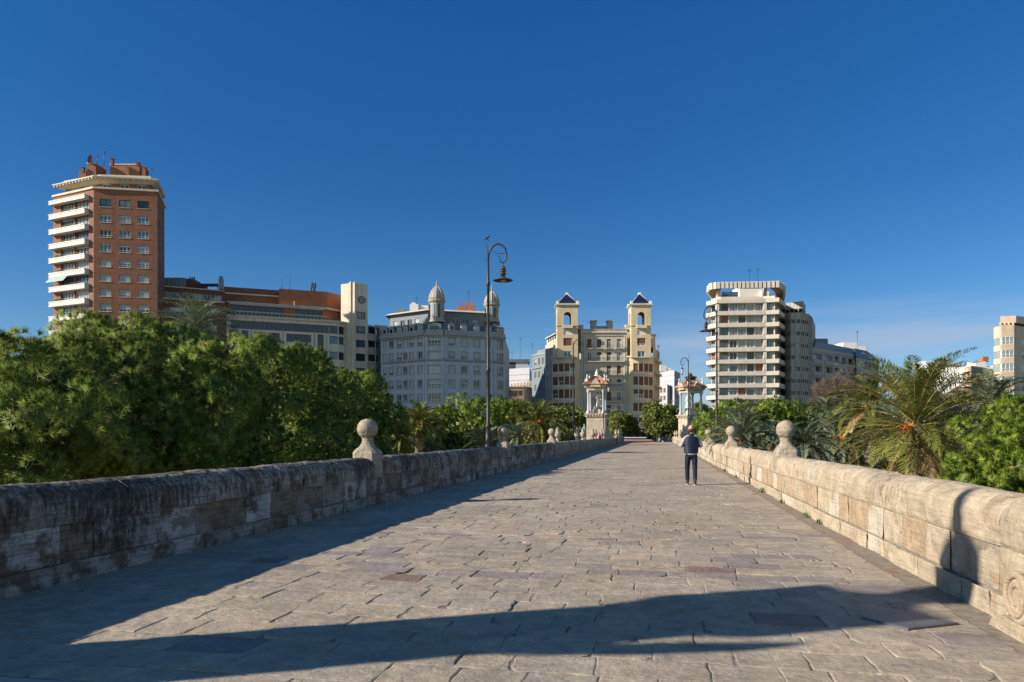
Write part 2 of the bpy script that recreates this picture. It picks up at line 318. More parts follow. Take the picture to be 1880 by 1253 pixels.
# terrain: river park at -6 m between the two banks, streets beyond
mb = MB()
rows = [(-60, -0.06), (3.9, -0.06), (8.5, PARK), (136, PARK), (147, STREET), (2600, STREET)]
cols = [-2400, -400, -60, -8.6, 5.4, 60, 400, 2400]
def gp(y, c, z): return (c + K * y if abs(c) < 100 else c, y, z)
for (y0, z0), (y1, z1) in zip(rows, rows[1:]):
    for c0, c1 in zip(cols, cols[1:]):
        mb.quad(gp(y0, c0, z0), gp(y0, c1, z0), gp(y1, c1, z1), gp(y1, c0, z1), 0)
tag(mb.build('ground', 'terrain_grass'), kind='structure')
mb = MB()
mb.add([(-300, 149, STREET + .006), (400, 149, STREET + .006), (400, 172, STREET + .006), (-300, 172, STREET + .006)], [(0, 1, 2, 3)])
tag(mb.build('road', 'asphalt'), kind='structure')
# body of the bridge under the paving
mb = MB()
a, b, c, d = LP(-8, .62), RP(-8, .62), RP(END, .62), LP(END, .62)
mb.prism([a[:2], b[:2], c[:2], d[:2]], PARK - .3, -.03, 0)
for Y in (31.6, 63.8, 97, 131): # cutwaters that carry the lamps and the shrines
    for P_, sg in ((LP, 1), (RP, -1)):
        p = [P_(Y - 3, .622)[:2], P_(Y, 3.0)[:2], P_(Y + 3, .622)[:2]]
        if sg > 0: p = p[::-1]
        mb.prism(p, PARK - .3, .86, 0)
tag(mb.build('bridge', 'old_stone'), kind='structure')

# ------------------------------------------------------------------ paving: individual irregular flagstones
def px_of(X, Y): return CX + X / Y * F, HY + HC / Y * F
SPECIAL = [(330, 415, 1174, 1196, .93), (1275, 1370, 1106, 1126, .96), (1424, 1547, 1124, 1146, .97), (960, 1060, 1160, 1178, .93), (1083, 1192, 1043, 1060, .90), (608, 712, 1008, 1020, .91),
           (1672, 1855, 1168, 1197, .90), (640, 790, 1050, 1063, 1.0), (1258, 1326, 1044, 1058, .99), (1305, 1500, 1018, 1030, .90), (830, 905, 1008, 1020, .9)]
def flag(mb, s0, s1, p0, p1, h, tone, gap, jit, n=4, m=0):
    """a flagstone between rows s0..s1 (along) and p0..p1 (across), ragged outline, bevelled edge"""
    s0 += gap; s1 -= gap; p0 += gap; p1 -= gap
    if s1 - s0 < .06 or p1 - p0 < .06: return
    pts = []
    R = random.uniform
    for i in range(n): pts.append((p0 + (p1 - p0) * i / n, s0))
    for i in range(max(2, n // 2)): pts.append((p1, s0 + (s1 - s0) * i / max(2, n // 2)))
    for i in range(n): pts.append((p1 - (p1 - p0) * i / n, s1))
    for i in range(max(2, n // 2)): pts.append((p0, s1 - (s1 - s0) * i / max(2, n // 2)))
    cx, cy = (p0 + p1) / 2, (s0 + s1) / 2; N_ = len(pts)
    sd = random.uniform(0, 50)
    if n > 3: pts = [(x + noise.noise(Vector((x * 5, y * 5, sd))) * jit * 1.4, y + noise.noise(Vector((x * 5, y * 5, sd + 9))) * jit * 1.4) for x, y in pts]
    pts = [(x + R(-jit, jit) * .55, y + R(-jit, jit) * .55) for x, y in pts]
    if jit > .008 and random.random() < .35: # a broken corner
        k_ = random.choice([0, n]); x_, y_ = pts[k_]; pts[k_] = (x_ + (cx - x_) * R(.05, .16), y_ + (cy - y_) * R(.1, .3))
    tx, ty = R(-.012, .012) * (1 if h else 0), R(-.012, .012)
    be = .012
    def W3(x, y, z):
        if m == 0 and y > 5.6:
            e_ = min(1, (y - 5.6) / .8) * min(1, x / .5, max(0, (8.87 - x)) / .5); q = Vector((x * .55, y * .7, 3.0)); x, y = x + noise.noise(q) * .06 * e_, y + noise.noise(q + Vector((17, 5, 2))) * .08 * e_ + noise.noise(q * 3.1) * .02 * e_
        return (XL + K * y + x * ND.x, y + x * ND.y, z)
    ring0 = [W3(x, y, -.03) for x, y in pts]
    ring1 = [W3(x, y, h - .004 + tx * (x - cx) + ty * (y - cy)) for x, y in pts]
    ring2 = [W3(cx + (x - cx) * (1 - be * 2 / max(.1, p1 - p0)), cy + (y - cy) * (1 - be * 2 / max(.1, s1 - s0)), h + tx * (x - cx) + ty * (y - cy)) for x, y in pts]
    vs = ring0 + ring1 + ring2
    fs = [(i, (i + 1) % N_, N_ + (i + 1) % N_, N_ + i) for i in range(N_)] + [(N_ + i, N_ + (i + 1) % N_, 2 * N_ + (i + 1) % N_, 2 * N_ + i) for i in range(N_)]
    fs += [tuple(range(2 * N_, 3 * N_))]
    mb.add(vs, fs, m, tone)
mb = MB(); mb2 = MB(); WID = 9.17
y = 5.30
while y < END - .4:
    d = random.uniform(.27, .43) if y < 60 else random.uniform(.5, .8)
    p = 0.02 - random.uniform(0, .3); cl = random.random()
    while p < WID - .36:
        wd = random.choice([random.uniform(.3, .6), random.uniform(.45, .9)]) if y < 60 else random.uniform(.6, 1.6)
        p1 = min(p + wd, WID - .30)
        if WID - .30 - p1 < .25: p1 = WID - .30
        pc = max(p, .0)
        X = XL + K * (y + d / 2) + (pc + p1) / 2 * ND.x; Yc = y + d / 2 + (pc + p1) / 2 * ND.y
        qx, qy = px_of(X, Yc); tone = random.uniform(0, .84)
        if random.random() < .02 or (cl < .07 and random.random() < .3): tone = random.uniform(.87, .93)
        for a0, a1, b0, b1, tn in SPECIAL:
            if a0 <= qx <= a1 and b0 <= qy <= b1: tone = tn
        hgt = random.gauss(0, .0020) + (random.uniform(.003, .009) if random.random() < .14 else 0)
        flag(mb, y + random.uniform(-.012, .012), y + d, pc, p1, hgt, tone, random.choice([.0005, .001, .001, .002, .006]), .017 if y < 60 else .004, n=9 if y < 16 else (5 if y < 40 else 3))
        p = p1
        if p >= WID - .31: break
    y += d
# right-hand gutter of worn brick, and the big smooth landing slabs in front
y = 5.3
while y < 70:
    d = random.uniform(.22, .34); flag(mb, y, y + d, WID - .29, WID - .0, random.gauss(-.012, .004), 0, .006, .006, m=1); y += d
xs = [-.6, 1.0, 2.9, 4.9, 6.9, 9.17]
for r, (y0, y1) in enumerate([(4.02, 5.28), (2.7, 4.0), (1.3, 2.68), (-.2, 1.28), (-2, -.22), (-4.5, -2.02), (-8, -4.52)]):
    off = (r % 2) * .9
    q = [0] + [v + off for v in xs[1:-1] if 0 < v + off < 8.8] + [9.17]
    if r == 0: q = [0, 1.1, 2.82, 4.80, 7.05, 9.17]
    for a0, a1 in zip(q, q[1:]): flag(mb, y0, y1, a0, a1, random.gauss(.002, .002), .5, .006, .003, n=6, m=2)
pv = mb.build('pavement', ['paving', 'gutter_brick', 'step_stone']); tag(pv, kind='structure')
a, b, c, d = LP(-8, -.0, -.008), RP(-8, .0, -.008), RP(END, 0, -.008), LP(END, 0, -.008)
mb2.quad(a, b, c, d); tag(mb2.build('pavement_bedding', 'mortar'), kind='structure')

# steps down to the street at the far end
mb = MB()
for i in range(4):
    a, b, c, d = LP(END + i * .35, .6), RP(END + i * .35, .6), RP(END + i * .35 + .349, .6), LP(END + i * .35 + .349, .6)
    mb.prism([a[:2], b[:2], c[:2], d[:2]], STREET, -.17 * (i + 1) + .01)
tag(mb.build('end_steps', 'step_stone'), kind='structure')

# ------------------------------------------------------------------ parapets built block by block
def parapet(name, side, Y0, Y1, matn, label, toff=0.0, hmul=1.0, base_out=.05):
    """side -1 left, +1 right; rounded coping over two courses, each block rough"""
    P_ = LP if side < 0 else RP
    root = thing(name, P_((Y0 + Y1) / 2, .28, 0), label, 'parapet', 'stone parapets of the bridge')
    root.location.z = 0
    bodies = MB(); cop = MB()
    def strip(mbx, s0, s1, prof, tone, amp, closed=False):
        bo = random.gauss(0, .006); bh = random.gauss(0, .006)
        n = max(2, int((s1 - s0) / max(.035, .0045 * s0))); n = min(n, 60)
        vs = []; m_ = len(prof); sd = random.uniform(0, 99)
        for i in range(n + 1):
            s = s0 + (s1 - s0) * i / n; e = min(i, n - i); ins = .010 if e == 0 else 0
            for d, z in prof:
                q = P_(s, d + ins + toff, z)
                nn = noise.fractal(Vector((q.x * 2.2, q.y * 2.2, z * 3 + sd * .01)), .8, 2.1, 4) * amp + noise.noise(Vector((q.x * 12, q.y * 12, z * 12))) * amp * .5 + noise.noise(Vector((q.x * .8, q.y * .8, z * .9))) * amp * 1.0 - max(0, noise.noise(Vector((q.x * 4, q.y * 4, z * 4 + 31))) - .42) * amp * 3.5
                q = P_(s, d + ins + toff - nn * 1.0 + bo, z * hmul + ((nn * .6 + bh) if z > .7 else nn * .3 if z > .15 else 0)); vs.append(q)
        fs = []
        for i in range(n):
            for j in range(m_ - 1):
                a, b, c, d = i * m_ + j, (i + 1) * m_ + j, (i + 1) * m_ + j + 1, i * m_ + j + 1
                fs.append((a, b, c, d) if side < 0 else (d, c, b, a))
        f0 = tuple(range(m_)); f1 = tuple(n * m_ + j for j in range(m_))
        fs += [f0 if side < 0 else f0[::-1], f1[::-1] if side < 0 else f1]
        mbx.add(vs, fs, 0, tone, smooth=False)
    # profiles: (distance outside the inner face, height)
    def fac(z0, z1, d): return [(d + .01, z0), (d, z0 + .012)] + [(d, z0 + (z1 - z0) * t) for t in (.2, .4, .6, .8)] + [(d, z1 - .012), (d + .01, z1)]
    cprof = [(.06, .615), (.012, .622), (.0, .66), (0, .72), (0, .78), (.0, .84), (.012, .90), (.04, .955), (.085, 1.0), (.14, 1.035), (.21, 1.06), (.29, 1.07), (.38, 1.06), (.45, 1.03), (.5, .98), (.52, .9), (.52, .62)]
    y = Y0
    while y < Y1 - .05:
        L_ = random.uniform(.75, 1.5); e = min(Y1, y + L_);  e = Y1 if Y1 - e < .3 else e
        strip(cop, y, e, cprof, random.choice([.0, .1, .3, .4, .8, .9]), .022); y = e
    for (z0, z1, d, lo, hi, bk) in ((.205, .612, .03, .45, 1.3, [.0, .2, .35, .6, .62, .8, 1, 1]), (-.02, .2, .03 - base_out, .6, 1.7, [0, .3, .35, .8, 1])):
        y = Y0
        while y < Y1 - .05:
            L_ = random.uniform(lo, hi); e = min(Y1, y + L_); e = Y1 if Y1 - e < .3 else e
            strip(bodies, y, e, fac(z0, z1, d + random.uniform(-.012, .014)), random.choice(bk), .018); y = e
    # mortar core behind the faces
    core = MB(); n = max(1, int((Y1 - Y0) / 4))
    for i in range(n):
        s0, s1 = Y0 + (Y1 - Y0) * i / n, Y0 + (Y1 - Y0) * (i + 1) / n
        q = [P_(s0, .05 + toff), P_(s0, .50 + toff), P_(s1, .50 + toff), P_(s1, .05 + toff)]
        if side < 0: q = q[::-1]
        core.prism([v[:2] for v in q], -.03, .63, 0, tone=.6)
    bodies.build('block_courses', matn, root); cop.build('coping', matn, root); core.build('mortar_core', 'mortar', root)
    return root
FY = [17.0, 32.0, 46.8, 61.6, 76.6, 91.6]
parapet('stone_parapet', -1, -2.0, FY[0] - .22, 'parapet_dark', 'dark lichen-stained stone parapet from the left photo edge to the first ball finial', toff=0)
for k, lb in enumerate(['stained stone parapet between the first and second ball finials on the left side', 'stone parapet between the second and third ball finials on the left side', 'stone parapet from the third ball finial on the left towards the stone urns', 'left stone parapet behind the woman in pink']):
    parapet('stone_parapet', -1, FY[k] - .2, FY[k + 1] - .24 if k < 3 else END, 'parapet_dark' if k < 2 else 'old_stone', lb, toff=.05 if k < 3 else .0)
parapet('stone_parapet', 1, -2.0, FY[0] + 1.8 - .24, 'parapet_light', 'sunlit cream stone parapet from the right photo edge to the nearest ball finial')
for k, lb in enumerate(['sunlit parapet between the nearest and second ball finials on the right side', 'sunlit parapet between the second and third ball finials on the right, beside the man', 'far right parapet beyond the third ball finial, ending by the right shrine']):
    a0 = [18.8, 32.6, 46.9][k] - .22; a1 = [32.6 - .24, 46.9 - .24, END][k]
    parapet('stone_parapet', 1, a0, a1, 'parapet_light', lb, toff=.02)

# ------------------------------------------------------------------ ball finials
def finial(pos, rz, label, name='ball_finial', grp='stone ball finials on the parapets'):
    r = thing(name, (pos.x, pos.y, 0), label, 'finial', grp)
    def sq(z, hw, rnd=.25):
        out = []
        for k in range(24):
            a = 2 * math.pi * (k + .5) / 24; c, s_ = math.cos(a), math.sin(a); q = max(abs(c), abs(s_)); rr = hw * ((1 - rnd) / q + rnd * 1.05)
            x, y = rr * c, rr * s_; out.append((pos.x + x * TD.y + y * TD.x, pos.y - x * TD.x + y * TD.y, z))
        return out
    pr = [(.60, .28, .05), (.62, .285, .05), (1.04, .285, .06), (1.16, .28, .08), (1.20, .262, .12), (1.25, .225, .3), (1.30, .175, .6), (1.36, .145, .85), (1.42, .13, 1), (1.49, .135, 1), (1.52, .16, 1)]
    vs = []
    for z, hw, rd in pr:
        for v in sq(z, hw, rd):
            q = Vector(v); nn = noise.fractal(q * 3.0, .8, 2, 4) * .020; c = Vector((pos.x, pos.y, z)); vs.append(q + (q - c).normalized() * nn)
    fs = [(i * 24 + k, i * 24 + (k + 1) % 24, (i + 1) * 24 + (k + 1) % 24, (i + 1) * 24 + k) for i in range(len(pr) - 1) for k in range(24)] + [tuple((len(pr) - 1) * 24 + k for k in range(24))]
    m = MB(); m.add(vs, fs, 0, .6, False); m.build('pedestal', 'old_stone', r)
    m = MB(); vs = []; NU, NV = 32, 20; R_ = .237; cc = Vector((pos.x, pos.y, 1.715))
    for j in range(NV + 1):
        th = math.pi * j / NV
        for k in range(NU):
            a = 2 * math.pi * k / NU; d = Vector((math.sin(th) * math.cos(a), math.sin(th) * math.sin(a), -math.cos(th)))
            q = cc + d * R_; nn = noise.fractal(q * 4.5, .8, 2, 5); pit = max(0, noise.noise(q * 9) - .25) * .05; vs.append(cc + d * (R_ + nn * .018 - pit))
    fs = [(j * NU + k, j * NU + (k + 1) % NU, (j + 1) * NU + (k + 1) % NU, (j + 1) * NU + k) for j in range(NV) for k in range(NU)]
    m.add(vs, fs, 0, .4, True); m.build('ball', 'old_stone', r)
    return r
finial(LP(17.0, .28), 0, 'weathered stone ball on a flared neck, nearest one on the left parapet')
finial(LP(32.0, .28), 0, 'stone ball finial right beside the tall near lamp post on the left parapet')
finial(LP(46.8, .28), 0, 'third stone ball finial on the left parapet, in front of the palm with orange fruit')
finial(RP(18.8, .28), 0, 'large sunlit stone ball on the right parapet, nearest on that side')
finial(RP(32.6, .28), 0, 'second stone ball finial from the front on the right parapet')
finial(RP(46.9, .28), 0, 'small ball finial on the right parapet next to the base of the right lamp post')
# stone urns round the refuges further along
def urn(pos, label, sc=1.0, base=0.0):
    sc *= .78; r = thing('stone_urn', (pos.x, pos.y, 0), label, 'urn', 'stone urns on the far parapets')
    m = MB(); m.lathe(pos.x, pos.y, [(.26 * sc, base), (.26 * sc, base + .7), (.24 * sc, base + 1.08 * sc), (.14 * sc, base + 1.2 * sc), (.11 * sc, base + 1.3 * sc)], 10, 0, tone=.4); m.build('pedestal', 'old_stone', r)
    m = MB(); z = base + 1.3 * sc
    m.lathe(pos.x, pos.y, [(.10 * sc, z), (.2 * sc, z + .12 * sc), (.27 * sc, z + .3 * sc), (.26 * sc, z + .42 * sc), (.17 * sc, z + .5 * sc), (.13 * sc, z + .58 * sc), (.15 * sc, z + .68 * sc), (.08 * sc, z + .82 * sc), (.02, z + .9 * sc)], 12, 0, tone=.6); m.build('bowl', 'old_stone', r)
for Y, off, lb in ((58.5, 1.5, 'stone urn at the outer corner left of the far lamp post'), (61.6, .28, 'stone urn on the parapet just left of the second lamp pole on the left'), (66.5, .28, 'tall stone urn on the left parapet right behind the second lamp pole'),
                   (76.6, .28, 'stone urn on the left parapet, left of the woman in pink'), (80.0, .3, 'stone urn immediately left of the woman in pink'), (88.5, .28, 'stone urn immediately right of the woman in pink'), (92.5, .28, 'second urn right of the woman in pink, before the shrine pillar'),
                   (120, .28, 'stone urn on the left parapet right of the person by the far wall'), (128, .28, 'last but one urn at the far end of the left parapet'), (136, .28, 'urn at the far end of the left parapet near the red vehicle')):
    urn(LP(Y, off), lb, 1.25 if Y < 100 else 1.4)
for Y, lb in ((104, 'stone urn on the right parapet just left of the right shrine pillar'), (122, 'stone urn on the far right parapet beyond the shrine pillar'), (136, 'urn at the far end of the right parapet')):
    urn(RP(Y, .28), lb, 1.3)

# volute at the foot of the near right parapet
vp = RP(6.02, 0)
r = thing('stone_volute', (vp.x, vp.y, 0), 'carved stone scroll projecting from the foot of the right parapet at the photo edge', 'stone scroll')
def scroll(cs, cz, R0, dep):
    m = MB(); n = 44; pin = []; 
    for side_d in (0, 1): pass
    P0 = []; 
    for i in range(n + 1):
        a = i / n * 2 * math.pi * 1.75 ; rr = R0 * (1 - .72 * i / n); P0.append((cs - math.cos(a) * rr, cz + math.sin(a) * rr))
    pts = [RP(s, -dep * .93 + .0, z) for s, z in P0]
    m.tube(pts, [.034 * (1 - .5 * i / n) for i in range(n + 1)], 6, 0)
    ring = [(cs + math.cos(2 * math.pi * k / 28) * R0 * 1.03, cz + math.sin(2 * math.pi * k / 28) * R0 * 1.03) for k in range(28)]
    vs = [RP(s, .05, z) for s, z in ring] + [RP(s, -dep * .85, z) for s, z in ring] + [RP(cs + (s - cs) * .9, -dep * .93, cz + (z - cz) * .9) for s, z in ring]
    fs = [(k, (k + 1) % 28, 28 + (k + 1) % 28, 28 + k) for k in range(28)] + [(28 + k, 28 + (k + 1) % 28, 56 + (k + 1) % 28, 56 + k) for k in range(28)] + [tuple(range(56, 84))]
    m.add(vs, fs, 0, .35, False); return m
scroll(5.70, .33, .2, .2).build('scroll', 'parapet_light', r)
m = MB()
pf = [(4.9, -.02), (6.25, -.02), (6.17, .08), (6.0, .13), (5.85, .12), (5.7, .12), (5.5, .25), (5.4, .6), (5.25, .85), (4.9, .9)]
vs = [RP(s, .04, z) for s, z in pf] + [RP(s, -.16, z) for s, z in pf]; n = len(pf)
m.add(vs, [(k, (k + 1) % n, n + (k + 1) % n, n + k) for k in range(n)] + [tuple(range(n, 2 * n))], 0, .35); m.build('scroll_foot', 'parapet_light', r)

# big pier at the head of the bridge, out of frame to the left: it throws the long shadow across the paving
pc = Vector((-7.45, 3.82, 0))
r = thing('entrance_pier', (pc.x, pc.y, 0), 'tall square stone pier with an urn on top beside the head of the bridge', 'pier')
def sqp(cx, cy, h, rot=math.atan2(.3, 1)): return [(cx + math.cos(rot + math.pi / 4 + i * math.pi / 2) * h * 1.414, cy + math.sin(rot + math.pi / 4 + i * math.pi / 2) * h * 1.414) for i in range(4)]
m = MB(); m.prism(sqp(pc.x, pc.y, .78), -.06, .9); m.prism(sqp(pc.x, pc.y, .56), .9, 4.55, pts1=sqp(pc.x, pc.y, .6)); m.build('shaft', 'old_stone', r)
m = MB(); m.prism(sqp(pc.x, pc.y, .62), 4.55, 4.8, pts1=sqp(pc.x, pc.y, .78)); m.prism(sqp(pc.x, pc.y, .78), 4.8, 5.0); m.prism(sqp(pc.x, pc.y, .6), 5.0, 5.3, pts1=sqp(pc.x, pc.y, .3)); m.build('cornice', 'old_stone', r)
m = MB(); m.lathe(pc.x, pc.y, [(.28, 5.28), (.25, 5.5), (.30, 5.62), (.42, 5.8), (.46, 6.0), (.43, 6.16), (.30, 6.3), (.15, 6.38), (.13, 6.62), (.05, 6.95)], 20); m.build('urn', 'old_stone', r)
m = MB(); m.tube([(-7.45, 3.5, 3.35), (-7.45, 3.15, 3.8), (-7.45, 2.95, 4.2), (-7.45, 2.8, 4.5), (-7.45, 2.74, 4.72)], [.10, .13, .14, .10, .03], 8); m.build('shadow_arm', 'iron', r)  # arm added to the pier, bent to cast the thinner second shadow

# raised steel cover on the paving
r = MB(); c4 = [(3.02, 6.40), (3.22, 6.02), (3.74, 6.20), (3.52, 6.62)]
r.prism(c4, .0, .018); r.prism([(3.38 + (x - 3.38) * .94, 6.32 + (y - 6.32) * .94) for x, y in c4], .0181, .020)
o = r.build('steel_cover', 'steel_plate', origin=(3.38, 6.3, 0)); tag(o, 'flat grey metal cover plate lying on the flagstones near the right parapet', 'cover plate')
# weeds along the foot of the right parapet
for i, (Y, n, sz, lb) in enumerate(((20.3, 40, .16, 'green weed tuft at the foot of the nearest right ball finial'), (17.2, 26, .13, 'weed tuft in the gutter just in front of the nearest right ball finial'), (14.3, 30, .13, 'small weed growing at the foot of the sunlit parapet below the big palm'), (13.2, 22, .11, 'smallest weed in the right gutter, nearest the camera'), (27.0, 30, .14, 'weed tuft by the wall foot to the right of the man'), (31.5, 30, .15, 'weed tuft at the wall foot beyond the man'))):
    p = RP(Y, -.07); m = MB()
    for k in range(n):
        a = random.uniform(0, 6.28); rr = random.uniform(.0, sz * .8); b0 = p + TD * math.cos(a) * rr * 1.8 - ND * abs(math.sin(a)) * rr * .7; h = random.uniform(.4, 1) * sz
        d = Vector((math.cos(a * 3), math.sin(a * 3), 0)); q = b0 + Vector((0, 0, h)) + d * h * random.uniform(0, .8); wv = Vector((-d.y, d.x, 0)) * .011
        m.add([b0 - wv, b0 + wv, (b0 + q) / 2 + wv + Vector((0, 0, h * .1)), q], [(0, 1, 2), (0, 2, 3)])
    o = m.build('weed_tuft', 'weed', origin=(p.x, p.y, 0)); tag(o, lb, 'weed', 'weeds along the right parapet')
# ------------------------------------------------------------------ facades
class Face:
    """a vertical wall plane from A to B (seen left to right from outside)"""
    def __init__(s, A, B):
        s.A = Vector((A[0], A[1])); s.B = Vector((B[0], B[1])); s.L = (s.B - s.A).length; s.t = (s.B - s.A) / s.L; s.n = Vector((s.t.y, -s.t.x))
    def P(s, u, z, d=0.0):
        q = s.A + s.t * u + s.n * d; return (q.x, q.y, z)
    def u(s, px):
        r = (px - CX) / F; return (r * s.A.y - s.A.x) / (s.t.x - r * s.t.y)
    def z(s, px, py):
        Y = (s.A + s.t * s.u(px)).y; return WZ(py, Y)
def C2(px, Y): return (WX(px, Y), Y)
def wall_grid(mb, fc, z0, z1, ops, m=0, rev=.25, mr=None, tone=.5):
    """wall with real openings and reveals; ops = (u0,u1,za,zb)"""
    ops = [(max(.02, a), min(fc.L - .02, b), max(z0 + .02, c), min(z1 - .02, d)) for a, b, c, d in ops]
    ops = [o for o in ops if o[1] - o[0] > .05 and o[3] - o[2] > .05]
    us = sorted({0, fc.L, *[o[0] for o in ops], *[o[1] for o in ops]}); zs = sorted({z0, z1, *[o[2] for o in ops], *[o[3] for o in ops]})
    for i in range(len(us) - 1):
        for j in range(len(zs) - 1):
            uc, zc = (us[i] + us[i + 1]) / 2, (zs[j] + zs[j + 1]) / 2
            if us[i + 1] - us[i] < 1e-6 or zs[j + 1] - zs[j] < 1e-6 or any(a < uc < b and c < zc < d for a, b, c, d in ops): continue
            mb.quad(fc.P(us[i], zs[j]), fc.P(us[i + 1], zs[j]), fc.P(us[i + 1], zs[j + 1]), fc.P(us[i], zs[j + 1]), m, tone)
    for a, b, c, d in ops:
        k = m if mr is None else mr
        mb.quad(fc.P(a, c), fc.P(a, d), fc.P(a, d, -rev), fc.P(a, c, -rev), k); mb.quad(fc.P(b, d), fc.P(b, c), fc.P(b, c, -rev), fc.P(b, d, -rev), k)
        mb.quad(fc.P(a, c), fc.P(a, c, -rev), fc.P(b, c, -rev), fc.P(b, c), k); mb.quad(fc.P(a, d, -rev), fc.P(a, d), fc.P(b, d), fc.P(b, d, -rev), k)
    return ops
class Bld:
    def __init__(s, name, px, Y, label, cat='building'):
        s.r = thing(name, (WX(px, Y), Y, STREET), label, cat); s.nw = 0; s.extra = None; s.boxes = {}
    def window(s, fc, op, st='plain', rev=.22, name='window'):
        a, b, c, d = op; s.nw += 1
        m = MB(); fr = 0; R = random.random; w_, h_ = b - a, d - c
        fm = st.get('frame', 'frame_white') if isinstance(st, dict) else 'frame_white'
        sd = st if isinstance(st, dict) else {}
        nm = sd.get('n', 2); fw = sd.get('fw', .07); g = random.choice(sd.get('glass', ['glass_dark', 'glass_dark', 'glass_curtain'])); bl = sd.get('blind', 'shutter_grey')
        mats = [fm, g, bl]
        rr = random.choice(sd['cov']) if 'cov' in sd else 0.0
        zt = d - (d - c) * rr
        if rr > .02: m.quad(fc.P(a, zt, -rev * .7), fc.P(b, zt, -rev * .7), fc.P(b, d, -rev * .7), fc.P(a, d, -rev * .7), 2)
        if zt - c > .05:
            m.quad(fc.P(a, c, -rev), fc.P(b, c, -rev), fc.P(b, zt, -rev), fc.P(a, zt, -rev), 1)
            dd = -rev + .01
            for u0, u1, z0, z1 in [(a, a + fw, c, zt), (b - fw, b, c, zt), (a + fw, b - fw, c, c + fw), (a + fw, b - fw, zt - fw, zt)] + \
                    [(a + w_ * k / nm - fw / 2, a + w_ * k / nm + fw / 2, c + fw, zt - fw) for k in range(1, nm)]:
                if z1 - z0 > .02: m.fbox(fc, u0, u1, z0, z1, dd, dd + .06, 0)
            if sd.get('sill') and zt - c > .8: m.fbox(fc, a + fw, b - fw, c + .38, c + .38 + fw, dd, dd + .065, 0)
        if s.nw > 96:
            if s.extra is None: s.extra = []
            s.extra.append((m, mats)); return
        m.build(name, mats, s.r)
    def box(s, name, matn):
        k = (name, matn)
        if k not in s.boxes: s.boxes[k] = MB()
        return s.boxes[k]
    def flush(s, *names):
        for k in [k for k in s.boxes if k[0] in names]:
            m = s.boxes.pop(k)
            if m.v: m.build(k[0], k[1], s.r)
    def done(s):
        for (nm, mt), m in s.boxes.items():
            if m.v: m.build(nm, mt, s.r)
        if s.extra:
            ml = sorted({x for _, ms in s.extra for x in ms}); M_ = MB()
            for m, ms in s.extra:
                b = len(M_.v); M_.v += m.v; M_.f += [tuple(b + i for i in f) for f in m.f]; M_.m += [ml.index(ms[i]) for i in m.m]; M_.t += m.t; M_.sm += m.sm
            o = M_.build('window_remainder', ml, s.r); o['kind'] = 'stuff'
def poly_top(mb, pts, z, m=0): mb.add([(p[0], p[1], z) for p in pts], [tuple(range(len(pts)))], m)
def aerial(label, px, Y, z0, h, grp='roof aerials on the buildings'):
    x = WX(px, Y); r = MB(); r.tube([(x, Y, z0 - .3), (x, Y, z0 + h)], .05, 5)
    for k in range(3): r.tube([(x - .5 + .1 * k, Y, z0 + h - .25 * k), (x + .5 - .1 * k, Y, z0 + h - .25 * k)], .03, 4)
    o = r.build('roof_aerial', 'iron', origin=(x, Y, z0 - .3)); tag(o, label, 'aerial', grp)

# ---------- brick tower on the left
b = Bld('brick_tower_block', 172, 150, 'tall red brick apartment tower with white balconies and an overhanging roof slab, far left')
A, B_, Cc, D = C2(172, 150), C2(289, 152), C2(302, 163), C2(98, 155.5)
E_ = (D[0] + 8, D[1] + 14); zt = WZ(347, 150)
fr, rt, lf, bk1, bk2 = Face(A, B_), Face(B_, Cc), Face(D, A), Face(Cc, E_), Face(E_, D)
rowsY = [372.5, 401, 428.5, 455.5, 483, 510, 537.5, 565, 592]
ops = []; wl = b.box('wall', 'brick_tower')
zz = [WZ(q, 150) for q in rowsY]
for z in zz:
    for px in (193.5, 229, 263): u = fr.u(px); ops.append((u - 1.08, u + 1.08, z - .72, z + .82))
ops = wall_grid(wl, fr, STREET, zt, ops)
sty = dict(n=3, fw=.09, sill=True, cov=[0, 0, 0, .0, .3, 1, 1, .6], blind='shutter_grey', glass=['glass_blue', 'glass_dark', 'glass_curtain'])
for i, o in enumerate(ops):
    st = dict(sty)
    row = i // 3
    st['cov'] = [[0], [0, .1], [0, 0, .0], [0, .2], [0, .4], [1, .9], [.8, .7], [.6, 0]][min(row, 7)]
    if row == 0: st['frame'] = 'frame_dark'; st['n'] = 2
    if row in (4, 5, 6) and (i % 3) == 0: st['cov'] = [.85]
    b.window(fr, o, st)
    b.box('window_sills', 'cream').fbox(fr, o[0] - .08, o[1] + .08, o[2] - .1, o[2] - .003, -.2, .07)
ops = []
for z in zz:
    for u in (2.6, 7.3): ops.append((u - .8, u + .8, z - .72, z + .82))
ops = wall_grid(wl, rt, STREET, zt, ops)
for o in ops: b.window(rt, o, sty)
wall_grid(wl, bk1, STREET, zt, []); wall_grid(wl, bk2, STREET, zt, [])
